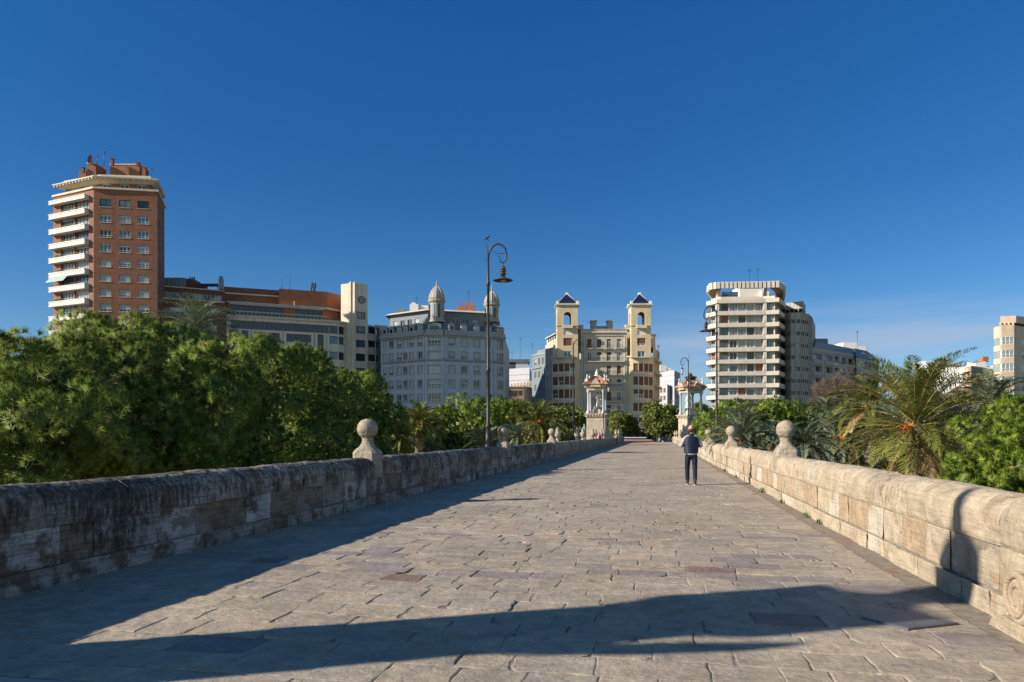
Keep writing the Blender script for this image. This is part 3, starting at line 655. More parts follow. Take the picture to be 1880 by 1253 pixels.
# loggia side: recessed brick wall, glazed loggias, white balcony bands
ops = []
lz = [z - 1.0 for z in zz]
for z in lz[:9]: ops += [(2.4, 6.6, z, z + 1.85), (6.9, 11.3, z, z + 1.85)]
ops = wall_grid(wl, lf, STREET, zt, ops, rev=.5)
for i, o in enumerate(ops):
    b.window(lf, o, dict(n=4, fw=.08, frame=random.choice(['frame_white', 'frame_dark', 'frame_white']), glass=['glass_curtain', 'glass_dark', 'glass_blue', 'glass_curtain'], cov=[0, 0, .2]), rev=.45)
for i, z in enumerate([z - 1.0 for z in zz] + [zz[0] + 2.05]):
    m = MB(); zb, zh = z - 1.2, z - .02 if i < 9 else z - .25
    m.fbox(lf, .1, lf.L - 1.35, zb + .12, zh - .3, 0, 1.05); m.fbox(lf, .0, lf.L - 1.3, zh - .298, zh - .1, -0.0, 1.12); m.fbox(lf, .0, lf.L - 1.3, zb, zb + .118, 0, 1.12)
    if i < 9:
        bo = m.build('balcony', 'balcony_white', b.r); m = MB(); m.fbox(lf, .1, lf.L - 1.35, zh + .22, zh + .27, 1.0, 1.05)
        for k in range(16): m.fbox(lf, .15 + k * .72, .19 + k * .72, zh - .1, zh + .22, 1.0, 1.04)
        m.build('railing', 'frame_dark', b.r, parent=bo)
        if random.random() < .6:
            m = MB(); u_ = random.uniform(1, 9)
            for k in range(14): q_ = lf.P(u_ + random.uniform(0, 1.6), zh + random.uniform(-.1, .25), random.uniform(.7, 1.0)); m.box(q_[0] - .12, q_[0] + .12, q_[1] - .1, q_[1] + .1, q_[2] - .12, q_[2] + .14)
            m.build('balcony_plants', 'weed', b.r, parent=bo)
    else: m.build('balcony_hood', 'balcony_white', b.r)
m = MB(); m.add([lf.P(.3, lz[5] + 1.95, .9), lf.P(6.0, lz[5] + 1.95, .9), lf.P(6.0, lz[5] + .7, 1.9), lf.P(.3, lz[5] + .7, 1.9), lf.P(.3, lz[5] + 1.92, .9), lf.P(6.0, lz[5] + 1.92, .9), lf.P(6.0, lz[5] + .67, 1.9), lf.P(.3, lz[5] + .67, 1.9)],
      [(0, 3, 2, 1), (4, 5, 6, 7), (0, 1, 5, 4), (1, 2, 6, 5), (2, 3, 7, 6), (3, 0, 4, 7)]); m.build('awning', 'awning_green', b.r)
# coping, set-back penthouse, roof slab
P4 = [A, B_, Cc, E_, D]
cc = Vector((sum(p[0] for p in P4) / 5, sum(p[1] for p in P4) / 5))
def grow(pts, d, c=None):
    c = c or Vector((sum(p[0] for p in pts) / len(pts), sum(p[1] for p in pts) / len(pts)))
    return [((Vector(p) - c) * (1 + d / (Vector(p) - c).length) + c)[:] for p in pts]
m = b.box('coping_band', 'cream'); m.prism(grow(P4, .35), zt, zt + .42)
pe = grow(P4, -2.3); zp = WZ(328, 150)
for i in range(5):
    f = Face(pe[i], pe[(i + 1) % 5]); ops = []
    if i == 0: ops = [(f.u(px) - .9, f.u(px) + .9, zt + .9, zt + 2.2) for px in (196, 228, 260)]
    if i == 4: ops = [(1.0, 4.2, zt + .5, zt + 2.3), (5.2, 9.2, zt + .5, zt + 2.3)]
    ops = wall_grid(b.box('penthouse_wall', 'brick_tower'), f, zt + .42, zp, ops)
    for o in ops: b.window(f, o, dict(n=2, fw=.12, cov=[0, .3]))
rs = grow(P4, .25); m = b.box('roof_slab', 'cream')
m.prism(grow(P4, -1.6), zp - .35, zp + .35, pts1=rs); m.prism(rs, zp + .352, zp + .58); m.prism(grow(P4, -2.0), zp + .582, zp + 1.5)
for i in range(5): # rib ends under the slab
    f = Face(rs[i], rs[(i + 1) % 5]); n = int(f.L / 1.0)
    for k in range(n): m.fbox(f, f.L * (k + .3) / n, f.L * (k + .6) / n, zp + .02, zp + .34, -1.2, -.12)
def rbox(bx, px0, px1, Y0, dep, py0, py1): bx.box(WX(px0, Y0), WX(px1, Y0), Y0, Y0 + dep, WZ(py1, Y0), WZ(py0, Y0))
m = b.box('lift_house', 'brick_tower'); rbox(m, 160, 176, 154, 4, 301, 324); rbox(m, 202, 256, 155, 4, 303, 326); rbox(m, 145, 158, 155, 3, 314, 328)
m = b.box('lift_house_coping', 'cream'); rbox(m, 159, 177, 153.9, 4.2, 299, 300.9); rbox(m, 201, 257, 154.9, 4.2, 301, 302.9)
b.done()
for i, (px, py0, py1, w_) in enumerate(((151.5, 308, 316, 4), (205, 292, 303, 4.5), (252, 299, 304, 5), (264, 308, 324, 6))):
    m = MB(); Y = 153.5; m.box(WX(px - w_ / 2, Y), WX(px + w_ / 2, Y), Y, Y + .6, WZ(py1, Y), WZ(py0, Y)); m.box(WX(px - w_ / 2 - 1, Y), WX(px + w_ / 2 + 1, Y), Y - .1, Y + .7, WZ(py0, Y), WZ(py0, Y) + .12)
    o = m.build('chimney', 'rust', origin=(WX(px, Y), Y, WZ(py1, Y))); tag(o, ['leftmost small red chimney on the brick tower roof', 'tall red chimney in the middle of the brick tower roof', 'low chimney at the right end of the tower lift house', 'rightmost capped chimney on the brick tower roof'][i], 'chimney', 'chimneys on the brick tower')
m = MB(); x0, y0, z0 = WX(167, 153.5), 153.5, WZ(301, 153.5)
m.tube([(x0 + .3, y0, z0), (x0 + .2, y0, z0 + .7)], .06, 6)
vs = [(x0, y0, z0 + .9)]
for k in range(16):
    a = 2 * math.pi * k / 16; vs.append((x0 - .25 + .25 * math.cos(a) * 1.0, y0 + .75 * math.sin(a), z0 + .95 + .85 * math.cos(a)))
m.add(vs, [(0, 1 + k, 1 + (k + 1) % 16) for k in range(16)] + [tuple(range(1, 17))]); o = m.build('satellite_dish', 'rust', origin=(x0, y0, z0)); tag(o, 'rusty satellite dish on the left end of the brick tower roof', 'satellite dish')
aerial('aerial beside the tall chimney on the brick tower', 191, 153, WZ(303, 153), 2.8); aerial('short aerial at the right end of the brick tower roof', 278, 153, WZ(322, 153), 1.4); aerial('aerial left of centre on the brick tower roof', 178, 153, WZ(300, 153), 1.6)

# ---------- dark brick flats behind the tower
b = Bld('brick_apartment_block', 350, 163, 'dark brick flats with roof terraces between the tower and the long office building')
pts = [C2(286, 160), C2(412, 166), C2(425, 184), C2(290, 180)]; f = Face(pts[0], pts[1]); zt = f.z(350, 553)
ops = [(f.u(px) - 1.6, f.u(px) + 1.6, f.z(px, py + 8), f.z(px, py - 6)) for px in (299, 326, 352, 384) for py in (571, 603)]
ops = wall_grid(b.box('wall', 'brick_dark'), f, STREET, zt, ops)
for o in ops: b.window(f, o, dict(n=3, blind='shutter_white', cov=[0, .5, .8]))
for i in (1, 2, 3): wall_grid(b.box('wall', 'brick_dark'), Face(pts[i], pts[(i + 1) % 4]), STREET, zt, [])
poly_top(b.box('wall', 'brick_dark'), pts, zt - .02)
m = b.box('terrace_band', 'cream'); m.fbox(f, -.1, f.L, zt, zt + .3, -3, .4)
up = [C2(293, 164), C2(412, 170), C2(425, 184), C2(293, 180)]; f2 = Face(up[0], up[1]); z2 = f2.z(350, 531)
ops = [(f2.u(px) - .9, f2.u(px) + 1.3, zt + .5, zt + 2.4) for px in (301, 318, 338, 362, 382, 396)]
ops = wall_grid(b.box('wall', 'brick_dark'), f2, zt, z2, ops)
for o in ops: b.window(f2, o, dict(n=3, fw=.1))
for i in (1, 2, 3): wall_grid(b.box('wall', 'brick_dark'), Face(up[i], up[(i + 1) % 4]), zt, z2, [])
poly_top(b.box('wall', 'brick_dark'), up, z2); m = b.box('terrace_band', 'cream'); m.fbox(f2, 0, f2.L, z2, z2 + .25, -.5, .4)
m = b.box('conservatory', 'glass_curtain'); rbox(m, 301, 338, 167, 4, 512, 529)
m = b.box('conservatory_frame', 'grey_trim'); rbox(m, 300.5, 338.5, 166.9, 4.2, 510, 511.9)
for k in range(6): rbox(m, 301 + k * 7.3, 301.7 + k * 7.3, 166.85, .1, 512, 529)
m = b.box('lift_house', 'brick_dark'); rbox(m, 338, 354, 168, 4, 512, 531); rbox(m, 356, 368, 169, 4, 520, 531)
m = b.box('roof_pergola', 'frame_dark'); rbox(m, 368, 400, 168, .2, 521, 523); rbox(m, 368, 369, 168, .2, 523, 531); rbox(m, 399, 400, 168, .2, 523, 531)
for k in range(5): rbox(m, 370 + 6 * k, 373 + 6 * k, 168.2, 3, 521, 522.5)
b.done()
m = MB(); rbox(m, 401.5, 408, 168, 1, 512, 531); rbox(m, 402.5, 407, 168.1, .8, 507, 511.9); o = m.build('chimney', 'grey_trim', origin=(WX(405, 168), 168, WZ(531, 168))); tag(o, 'tall dark chimney beside the roof pergola on the brick flats', 'chimney')
for px, lb in ((342, 'leftmost of the three thin flues on the brick flats'), (346, 'middle one of the three thin flues on the brick flats'), (350, 'rightmost of the three thin flues on the brick flats')):
    m = MB(); m.lathe(WX(px, 168), 170, [(.12, WZ(512, 168)), (.12, WZ(507, 168)), (.2, WZ(507, 168)), (.2, WZ(506, 168))], 8); o = m.build('flue', 'iron', origin=(WX(px, 168), 170, WZ(512, 168))); tag(o, lb, 'flue', 'flues on the brick flats')

# ---------- long office building with a clock pylon
b = Bld('office_building', 520, 176, 'long cream office building with ribbon windows, brick attic and a pylon with round clock')
Lf, Rt = C2(402, 170), C2(604, 180); rnd = [C2(604, 180), C2(622, 181.2), C2(634, 183), C2(641, 185.5)]
f = Face(Lf, Rt); zt = f.z(402, 582)
zt = f.z(500, 586)
zrib = (f.z(500, 607), f.z(500, 592))
ops = [(f.u(424), f.u(604) - .05, *zrib)]
rows_ = [f.z(560, y) for y in (622, 651, 678, 704, 730)]
for z in rows_:
    for a, c in ((467, 513), (526, 571)): ops.append((f.u(a), f.u(c), z - .95, z + .95))
for a, c in ((444, 455), (583, 594)): ops.append((f.u(a), f.u(c), STREET + 1, zrib[0] - .35))
ops.append((f.u(421), f.u(430), STREET + 1, zrib[0] - .35))
ops = wall_grid(b.box('wall', 'cream_ribbed'), f, STREET, zt, ops, rev=.5)
for o in ops:
    wd = o[1] - o[0]; b.window(f, o, dict(n=max(2, int(wd / 1.05)) if o[3] - o[2] < 3 else 1, fw=.06, frame='frame_dark' if wd < 10 else 'grey_trim', glass=['glass_dark']), rev=.45)
m = b.box('pilasters', 'cream_ribbed')
for a, c in ((404, 411), (414, 421), (431, 436), (438, 443), (456, 461), (462, 466), (514, 518.5), (520.5, 525), (572, 576), (578, 582.5), (595, 598.5), (600, 604)):
    m.fbox(f, f.u(a), f.u(c), STREET, zrib[0] - .15, 0.003, .35)
for i in range(3): # rounded corner
    g = Face(rnd[i], rnd[i + 1]); ops = [(.03, g.L - .03, *zrib)] + [(.03, g.L - .03, z - .95, z + .95) for z in rows_]
    ops = wall_grid(b.box('wall', 'cream_ribbed'), g, STREET, zt, ops, rev=.5)
    for o in ops: b.window(g, o, dict(n=2, fw=.06, frame='frame_dark', glass=['glass_dark', 'glass_blue']), rev=.45)
back = [C2(650, 205), C2(440, 200)]; foot = [Lf, *rnd, *back]
for i in range(4, 7): g = Face(foot[i % 7], foot[(i + 1) % 7]); wall_grid(b.box('wall', 'cream_ribbed'), g, STREET, zt, [])
poly_top(b.box('wall', 'cream_ribbed'), foot, zt - .01)
m = b.box('cornice_band', 'cream'); m.prism(grow(foot, .5), zt, zt + .5)
# brick storey set back with glass strip
st = [C2(402, 174), C2(596, 184), C2(622, 188), C2(640, 205), C2(440, 200)]; z2 = Face(st[0], st[1]).z(500, 562)
g = Face(st[0], st[1]); ops = [(g.u(422), g.u(522), zt + .6, zt + 3.4), (g.u(541), g.u(592), zt + .6, zt + 3.4)]
ops = wall_grid(b.box('brick_storey', 'brick_orange'), g, zt + .5, z2, ops, rev=.4)
for o in ops: b.window(g, o, dict(n=int((o[1] - o[0]) / 1.2), fw=.07, frame='grey_trim', glass=['glass_dark']), rev=.35)
for i in range(1, 5): wall_grid(b.box('brick_storey', 'brick_orange'), Face(st[i], st[(i + 1) % 5]), zt + .5, z2, [])
m = b.box('cornice_band', 'cream'); m.prism(grow(st, .7), z2, z2 + .45)
m.fbox(g, g.u(420), g.u(594), zt + 3.5, zt + 3.75, 0, .5)
s2 = [C2(402, 179), C2(512, 184), C2(512, 180.5), C2(600, 184.5), C2(632, 190), C2(640, 205), C2(440, 200)]; z3 = WZ(534, 183)
for i in range(7): 
    if i != 1: wall_grid(b.box('attic', 'brick_orange' if i > 1 else 'brick_dark'), Face(s2[i], s2[(i + 1) % 7]), z2 + .45, z3 if i > 0 else z3 + .3, [])
poly_top(b.box('attic', 'brick_orange'), s2, z3 - .02)
g = Face(s2[0], s2[1]); b.box('cornice_band', 'cream').fbox(g, 0, g.L, z3 - 1.4, z3 - 1.1, 0, .25)
# parapet rail on the set-back terrace
g = Face(Lf, Rt); m = b.box('terrace_rail', 'cream'); m.fbox(g, 0, g.L, zt + 1.3, zt + 1.5, -.3, -.1)
for k in range(28): m.fbox(g, g.L * k / 28, g.L * k / 28 + .08, zt + .5, zt + 1.3, -.25, -.15)
m = b.box('goal_frame', 'cream')
for px in (523, 540): rbox(m, px - .6, px + .6, 181, .15, 553, 582)
m = b.box('roof_box', 'brick_orange'); rbox(m, 525, 538, 181.5, 1.6, 569, 584)
# pylon
p0, p1, p2, p3 = C2(626, 184), C2(650, 181.8), C2(675, 184), C2(660, 196)
ptop = WZ(521, 183); fl, fr2, f4 = Face(p0, p1), Face(p1, p2), Face(p2, p3)
wl = b.box('pylon', 'cream'); zr5 = [fr2.z(664, y) for y in (580, 606, 631.5, 656.5, 683, 709)]
ops = wall_grid(wl, fr2, STREET, ptop, [(fr2.u(653.5), fr2.u(671), z - .95, z + .9) for z in zr5], rev=.4)
for o in ops: b.window(fr2, o, dict(n=3, fw=.06, frame='frame_dark', glass=['glass_dark', 'glass_blue']), rev=.35)
wall_grid(wl, fl, WZ(595, 183), ptop, []); wall_grid(wl, f4, STREET, ptop, []); wall_grid(wl, Face(p3, p0), STREET, ptop, []); poly_top(wl, [p0, p1, p2, p3], ptop - .01)
wall_grid(wl, fl, STREET, WZ(595, 183), [])
m = b.box('pylon_fins', 'cream'); m.fbox(fl, fl.L - 1.3, fl.L - .75, STREET, ptop + .25, .003, .35); m.fbox(fr2, .02, .35, STREET, ptop + .25, .003, .3)
q = fr2.P(fr2.u(664), fr2.z(664, 551), 0); m = MB(); R = 0.92
ring = [fr2.P(fr2.u(664) + math.cos(2 * math.pi * k / 24) * R, q[2] + math.sin(2 * math.pi * k / 24) * R, .2) for k in range(24)]; ring0 = [fr2.P(fr2.u(664) + math.cos(2 * math.pi * k / 24) * R, q[2] + math.sin(2 * math.pi * k / 24) * R, 0) for k in range(24)]
rin = [fr2.P(fr2.u(664) + math.cos(2 * math.pi * k / 24) * R * .8, q[2] + math.sin(2 * math.pi * k / 24) * R * .8, .2) for k in range(24)]; rin2 = [fr2.P(fr2.u(664) + math.cos(2 * math.pi * k / 24) * R * .8, q[2] + math.sin(2 * math.pi * k / 24) * R * .8, .08) for k in range(24)]
n = 24; vs = ring0 + ring + rin + rin2; fs = [(j * n + k, j * n + (k + 1) % n, (j + 1) * n + (k + 1) % n, (j + 1) * n + k) for j in range(3) for k in range(n)]
m.add(vs, fs, 0); m.add(rin2, [tuple(range(n))], 1)
for a in (90, 30): m.fbox(fr2, fr2.u(664) - .05, fr2.u(664) + .05, q[2], q[2] + .6, .1, .13, 0) if a == 90 else m.fbox(fr2, fr2.u(664), fr2.u(664) + .5, q[2] - .04, q[2] + .05, .1, .13, 0)
ck = m.build('clock', ['frame_dark', 'grey_trim'], b.r)
# right wing
w0, w1, w2, w3 = C2(675, 184.5), C2(690, 187), C2(697, 191), C2(700, 205); zw = WZ(599, 187)
for g in (Face(w0, w1), Face(w1, w2), Face(w2, w3)):
    ops = [(.25, g.L - .02, WZ(y + 6.5, 187), WZ(y - 6, 187)) for y in (608, 633, 658, 684, 709)] if g.L < 8 else []
    ops = wall_grid(b.box('wall', 'cream_ribbed'), g, STREET, zw, ops, rev=.4)
    for o in ops: b.window(g, o, dict(n=1, frame='frame_dark', glass=['glass_dark']), rev=.35)
poly_top(b.box('wall', 'cream_ribbed'), [w0, w1, w2, w3, (w0[0], w3[1])], zw)
b.done()
for px, lb in ((513, 'left mast of the twin masts on the office building roof'), (528, 'right mast of the twin masts on the office building roof')):
    x, Y = WX(px, 184), 186; m = MB(); m.tube([(x, Y, WZ(534, 184) - .1), (x, Y, WZ(509, 184))], .07, 5); o = m.build('roof_mast', 'iron', origin=(x, Y, WZ(534, 184))); tag(o, lb, 'mast', 'masts on the office roof')
x, Y = WX(567.5, 184), 188; m = MB(); m.tube([(x, Y, WZ(536, 184)), (x, Y, WZ(514, 184))], .12, 6)
for k in range(6):
    a = k * math.pi / 3; m.box(x + .5 * math.cos(a) - .16, x + .5 * math.cos(a) + .16, Y + .4 * math.sin(a) - .1, Y + .4 * math.sin(a) + .1, WZ(531 if k % 2 else 523, 184), WZ(522 if k % 2 else 513.5, 184))
    m.tube([(x, Y, WZ(520, 184)), (x + .5 * math.cos(a), Y + .4 * math.sin(a), WZ(520, 184))], .04, 4)
m.tube([(x, Y, WZ(526, 184)), (x + .4, Y, WZ(526, 184))], .04, 4)
o = m.build('phone_antenna', 'iron', origin=(x, Y, WZ(536, 184))); tag(o, 'cluster of phone antennas on a pole on the brick attic roof', 'antenna')

# ---------- small yellow building in the gap
b = Bld('yellow_building', 700, 215, 'narrow sunlit yellow building in the gap between the office building and the grey domed block')
pts = [C2(688, 214), C2(712, 216), C2(712, 230), C2(688, 228)]; zt = WZ(601, 215)
for i in range(4):
    g = Face(pts[i], pts[(i + 1) % 4]); ops = [(1 + .2, 2.2, WZ(y + 5, 215), WZ(y - 4, 215)) for y in (612, 640, 668)] if i == 0 else []
    ops = wall_grid(b.box('wall', 'yellow_render'), g, STREET, zt, ops)
    for o in ops: b.window(g, o, {})
b.box('cornice', 'cream').prism(grow(pts, .4), zt, zt + .5); b.done()

# ---------- grey block with two domes
b = Bld('domed_apartment_block', 800, 171, 'blue-grey corner apartment block with two ribbed zinc domes and a mansard storey')
V = [C2(700, 178.5), C2(780, 171.2), C2(815, 170.6), C2(905, 175.5), C2(926, 178.5), C2(935, 205), C2(720, 205)]
YR = 171.0; zc = WZ(616, 171); zm = WZ(592, 171)
rowz = [WZ(y, 171) for y in (628, 653, 679, 705, 731, 757)]; wl = b.box('wall', 'grey_render')
frz = b.box('window_surrounds', 'grey_trim')
cols_ = {0: [(706, 5), (718, 7), (733, 7), (744, 6), (755.5, 7), (771, 7)], 1: [(797.5, 23)], 2: [(829.5, 10), (852.5, 10), (875.5, 10), (897, 8)], 3: [(916, 5), (922, 5)]}
for i in range(4):
    f = Face(V[i], V[i + 1]); ops = []
    for px, wd in cols_[i]:
        for z in rowz:
            u = f.u(px); hw = (f.u(px + wd / 2) - f.u(px - wd / 2)) / 2; ops.append((u - hw, u + hw, z - .85, z + .95))
    ops = wall_grid(wl, f, STREET, zc, ops, rev=.3)
    for j, o in enumerate(ops):
        wide = o[1] - o[0] > 2
        b.window(f, o, dict(n=4 if wide else 2, fw=.07, sill=True, blind=random.choice(['shutter_grey', 'grey_render', 'awning_green']), cov=[0, .0, .45, .6, 1, .8] if not wide else [0, .25, .5], glass=['glass_dark', 'glass_dark', 'glass_curtain'] if i != 2 else ['glass_blue', 'glass_dark', 'glass_curtain']))
        a, c, z0, z1 = o
        for q in ((a - .2, a - .0, z0 - .2, z1 + .2), (c, c + .2, z0 - .2, z1 + .2), (a, c, z1, z1 + .2), (a, c, z0 - .2, z0)): frz.fbox(f, *q, .003, .07)
    cb = b.box('cornice', 'grey_trim'); cb.fbox(f, 0, f.L, zc, zc + .55, -.3, .65); cb.fbox(f, 0, f.L, zc - .35, zc - .003, -.1, .3)
    zz2 = WZ(662, 171); cb.fbox(f, 0, f.L, zz2, zz2 + .35, .004, .4); 
    for k in range(int(f.L / .7)): cb.fbox(f, .1 + k * .7, .35 + k * .7, zz2 - .2, zz2 - .003, .004, .28)
    pl = b.box('pilasters', 'grey_render')
    for u in (0.05, f.L - .55): pl.fbox(f, u, u + .5, STREET, zc - .36, .004, .12)
    # balustrade over the cornice and mansard with dormers
    cb.fbox(f, .1, f.L - .1, zc + .552, zc + 1.25, .1, .35)
for i in (4, 5, 6): wall_grid(wl, Face(V[i], V[(i + 1) % 7]), STREET, zc, [])
poly_top(wl, V, zc + .2)
ms = grow(V, -.5); mt = grow(V, -1.9); b.box('mansard', 'slate').prism(ms, zc + .5, zm, pts1=mt)
for i in range(4):
    f = Face(ms[i], ms[i + 1])
    for px, wd in cols_[i]:
        u = f.u(px); hw = .5 if wd < 20 else 1.3
        m = MB(); m.fbox(f, u - hw - .25, u + hw + .25, zc + .56, zc + 2.6, -1.2, -.05); m.add([f.P(u - hw - .4, zc + 2.6, .1), f.P(u + hw + .4, zc + 2.6, .1), f.P(u, zc + 3.05, .1), f.P(u - hw - .4, zc + 2.6, -1.5), f.P(u + hw + .4, zc + 2.6, -1.5), f.P(u, zc + 3.05, -1.5)], [(0, 1, 2), (1, 4, 5, 2), (3, 0, 2, 5), (3, 4, 1, 0)])
        dm = m.build('dormer', 'grey_trim', b.r)
        m = MB(); m.fbox(f, u - hw, u + hw, zc + 1.0, zc + 2.4, -.05, -.0, 0); m.fbox(f, u - hw + .08, u + hw - .08, zc + 1.08, zc + 2.32, .0, .01, 1); m.build('dormer_window', ['frame_white', random.choice(['glass_curtain', 'glass_dark'])], b.r, parent=dm)
# recessed attic and sunlit awning roof on the left half
at_ = [C2(716, 184), C2(786, 176.5), C2(905, 181), C2(912, 200), C2(735, 200)]; za = WZ(572, 177)
for i in range(5):
    g = Face(at_[i], at_[(i + 1) % 5]); ops = [(1.2 + 2.4 * k, 2.6 + 2.4 * k, zm + .3, zm + 2.0) for k in range(int((g.L - 2) / 2.4))] if i < 2 else []
    ops = wall_grid(b.box('attic_wall', 'slate_blue'), g, zm - .2, za, ops)
    for o in ops: b.window(g, o, dict(n=2, cov=[0, .5], glass=['glass_dark']))
b.box('attic_roof', 'cream').prism(grow(at_, 1.3), za, za + .5, pts1=grow(at_, .2))
m = b.box('roof_huts', 'white_render'); rbox(m, 728, 742, 186, 3, 566, 580); rbox(m, 752, 768, 186, 4, 559, 578); rbox(m, 755, 763, 186.5, 2, 556, 558.9); rbox(m, 770, 786, 187, 3, 561, 576)
m = b.box('roof_chimneys', 'brick_orange'); rbox(m, 840, 856, 186, 2, 562, 571); rbox(m, 858, 871, 186, 2, 560, 571); 
for k in range(7): rbox(m, 842 + 4.2 * k, 844.2 + 4.2 * k, 186.2, .5, 554 + (k % 3) * 2, 564)
def dome(px, Y, zb, zd, zt, R, zf):
    x = WX(px, Y); m = MB()
    m.lathe(x, Y, [(R * 1.05, zb), (R * 1.05, zb + .5), (R * .93, zb + .6), (R * .93, zd - .9), (R * 1.0, zd - .8), (R * 1.12, zd - .5), (R * 1.12, zd - .1), (R * .98, zd)], 16, smooth=False)
    dr = m.build('dome_drum', 'dome_zinc', b.r)
    for k in range(8):
        a = 2 * math.pi * (k + .5) / 8; c, s_ = math.cos(a), math.sin(a); m = MB(); hw = R * .16
        o = [(x + c * R * .95 - s_ * q, Y + s_ * R * .95 + c * q) for q in (-hw, hw)]; f_ = Face(o[1], o[0]) if False else Face(o[0], o[1])
        m.fbox(f_, 0, 2 * hw, zb + 1.0, zd - 1.2, -.02, .02, 0); m.build('drum_window', 'glass_curtain' if k % 2 else 'glass_dark', b.r, parent=dr)
    m = MB(); H_ = zt - zd; pr = [(R * .98, zd)] + [(R * q, zd + H_ * t) for t, q in ((.1, .99), (.25, .95), (.42, .86), (.58, .73), (.72, .56), (.84, .38), (.93, .2), (1, .08))]
    m.lathe(x, Y, pr, 16); dm = m.build('dome', 'dome_zinc', b.r)
    m = MB()
    for k in range(8): a = 2 * math.pi * k / 8; m.tube([(x + r_ * 1.0 * math.cos(a), Y + r_ * math.sin(a), z) for r_, z in pr], .09, 5)
    m.build('dome_ribs', 'cream', b.r, parent=dm)
    m = MB(); m.lathe(x, Y, [(.22, zt - .1), (.3, zt + .15), (.12, zt + .35), (.22, zt + .7), (.1, zt + .9), (.05, zf)], 8); m.build('dome_finial', 'grey_trim', b.r, parent=dm)
dome(802, 173.5, WZ(592, 173), WZ(550, 173), WZ(524, 173), 1.85, WZ(514, 173))
dome(903, 178.5, WZ(592, 178), WZ(557, 178), WZ(534, 178), 1.8, WZ(520, 178))
b.done()
aerial('tall aerial on the domed block roof between the two domes', 860, 190, WZ(572, 190), 5.2); aerial('small aerial on the roof huts left of the first dome', 764, 188, WZ(560, 188), 1.8)
# ---------- buildings in the gap behind
def simple_block(name, label, pts, zt, wallm, rows=(), cols=(), face=0, st=None, wsz=(1.2, 1.5), cat='building', band=None, z0=STREET):
    b = Bld(name, 0, 0, label, cat); b.r.location = (pts[0][0], pts[0][1], z0)
    n = len(pts)
    for i in range(n):
        g = Face(pts[i], pts[(i + 1) % n]); ops = []
        fs_ = face if isinstance(face, (list, tuple)) else [face]
        if i in fs_:
            for px in (cols[i] if isinstance(cols, dict) else cols):
                u = g.u(px)
                if wsz[0] / 2 < u < g.L - wsz[0] / 2: ops += [(u - wsz[0] / 2, u + wsz[0] / 2, z - wsz[1] / 2, z + wsz[1] / 2) for z in rows]
        ops = wall_grid(b.box('wall', wallm), g, z0, zt, ops)
        for o in ops: b.window(g, o, st or {})
    poly_top(b.box('wall', wallm), pts, zt - .02)
    if band: b.box('cornice', band).prism(grow(pts, .3), zt, zt + .4)
    return b
Yb = 262
b = simple_block('white_apartment_block', 'pale flats with a terrace beyond the gap between the domed block and the twin-tower building', [C2(929, Yb), C2(972, Yb - 6), C2(976, Yb + 14), C2(930, Yb + 18)], WZ(678, Yb), 'pale_render', rows=[], band=None)
m = b.box('upper_storey', 'pale_render'); m.box(WX(947, Yb), WX(970, Yb), Yb + 2, Yb + 12, WZ(679, Yb), WZ(664, Yb)); m.box(WX(927, Yb), WX(947, Yb), Yb + 5, Yb + 12, WZ(679, Yb), WZ(668, Yb))
m = b.box('roof_slab', 'slate'); m.box(WX(925, Yb), WX(973, Yb), Yb + 1.5, Yb + 13, WZ(664, Yb), WZ(659, Yb)); 
m = b.box('terrace_windows', 'glass_dark')
for k in range(5): m.box(WX(928 + 3.8 * k, Yb), WX(930.4 + 3.8 * k, Yb), Yb + 4.9, Yb + 4.99, WZ(677, Yb), WZ(670, Yb))
m = b.box('facade_bands', 'grey_trim'); f = Face(C2(929, Yb), C2(972, Yb - 6))
for y in (689, 699, 709): m.fbox(f, 0, f.L, f.z(950, y), f.z(950, y) + .15, .003, .1)
b.done()
Yb = 225
b = simple_block('ochre_terrace_house', 'low ochre terrace with stepped parapet, just behind the palm crown left of the twin-tower building', [C2(924, 226), C2(962, 226), C2(984, 236), C2(984, 246), C2(924, 240)], WZ(711, Yb), 'brown_render', rows=[WZ(722, Yb), WZ(738, Yb)], cols={0: [932, 940, 948, 956]}, st=dict(frame='frame_dark', glass=['glass_dark']), band='yellow_render')
m = b.box('stepped_parapet', 'yellow_render')
for k in range(9): m.box(WX(926 + 6 * k, Yb), WX(929 + 6 * k, Yb), Yb + 3, Yb + 9, WZ(711, Yb), WZ(706 - k * 1.0, Yb))
b.done()
b = simple_block('slate_blue_house', 'narrow shaded slate-blue house immediately left of the twin-tower building', [C2(977, 214), C2(1003, 207), C2(1010, 225), C2(980, 228)], WZ(652, 210), 'slate_blue', rows=[WZ(y, 210) for y in (664, 688, 712, 736)], cols=[983, 990, 997], st=dict(glass=['glass_dark'], cov=[0, .5]), wsz=(1.0, 1.9), band='grey_trim')
m = b.box('cornice', 'grey_trim'); m.fbox(Face(C2(977, 214), C2(1003, 207)), 0, 5, WZ(676, 210), WZ(674.5, 210), .003, .35); m = b.box('attic_gable', 'slate_blue'); m.prism([C2(984, 213), C2(1003, 209), C2(1005, 219), C2(986, 222)], WZ(652, 210), WZ(641, 210), pts1=grow([C2(984, 213), C2(1003, 209), C2(1005, 219), C2(986, 222)], -1)); b.done()
for px, Y, y0, h, lb in ((955, 262, 660, 7.5, 'tall aerial standing on the pale flats in the gap'), (977, 240, 668, 6.5, 'aerial right of the pale flats in the gap'), (940, 262, 662, 3, 'short aerial on the left of the pale flats')): aerial(lb, px, Y, WZ(y0, Y), h)

# ---------- cream block with twin square towers
b = Bld('twin_tower_block', 1108, 190, 'cream apartment block with two square belfry towers capped by dark blue tile pyramids')
YC = 190.0
def ZC(y): return WZ(y, YC)
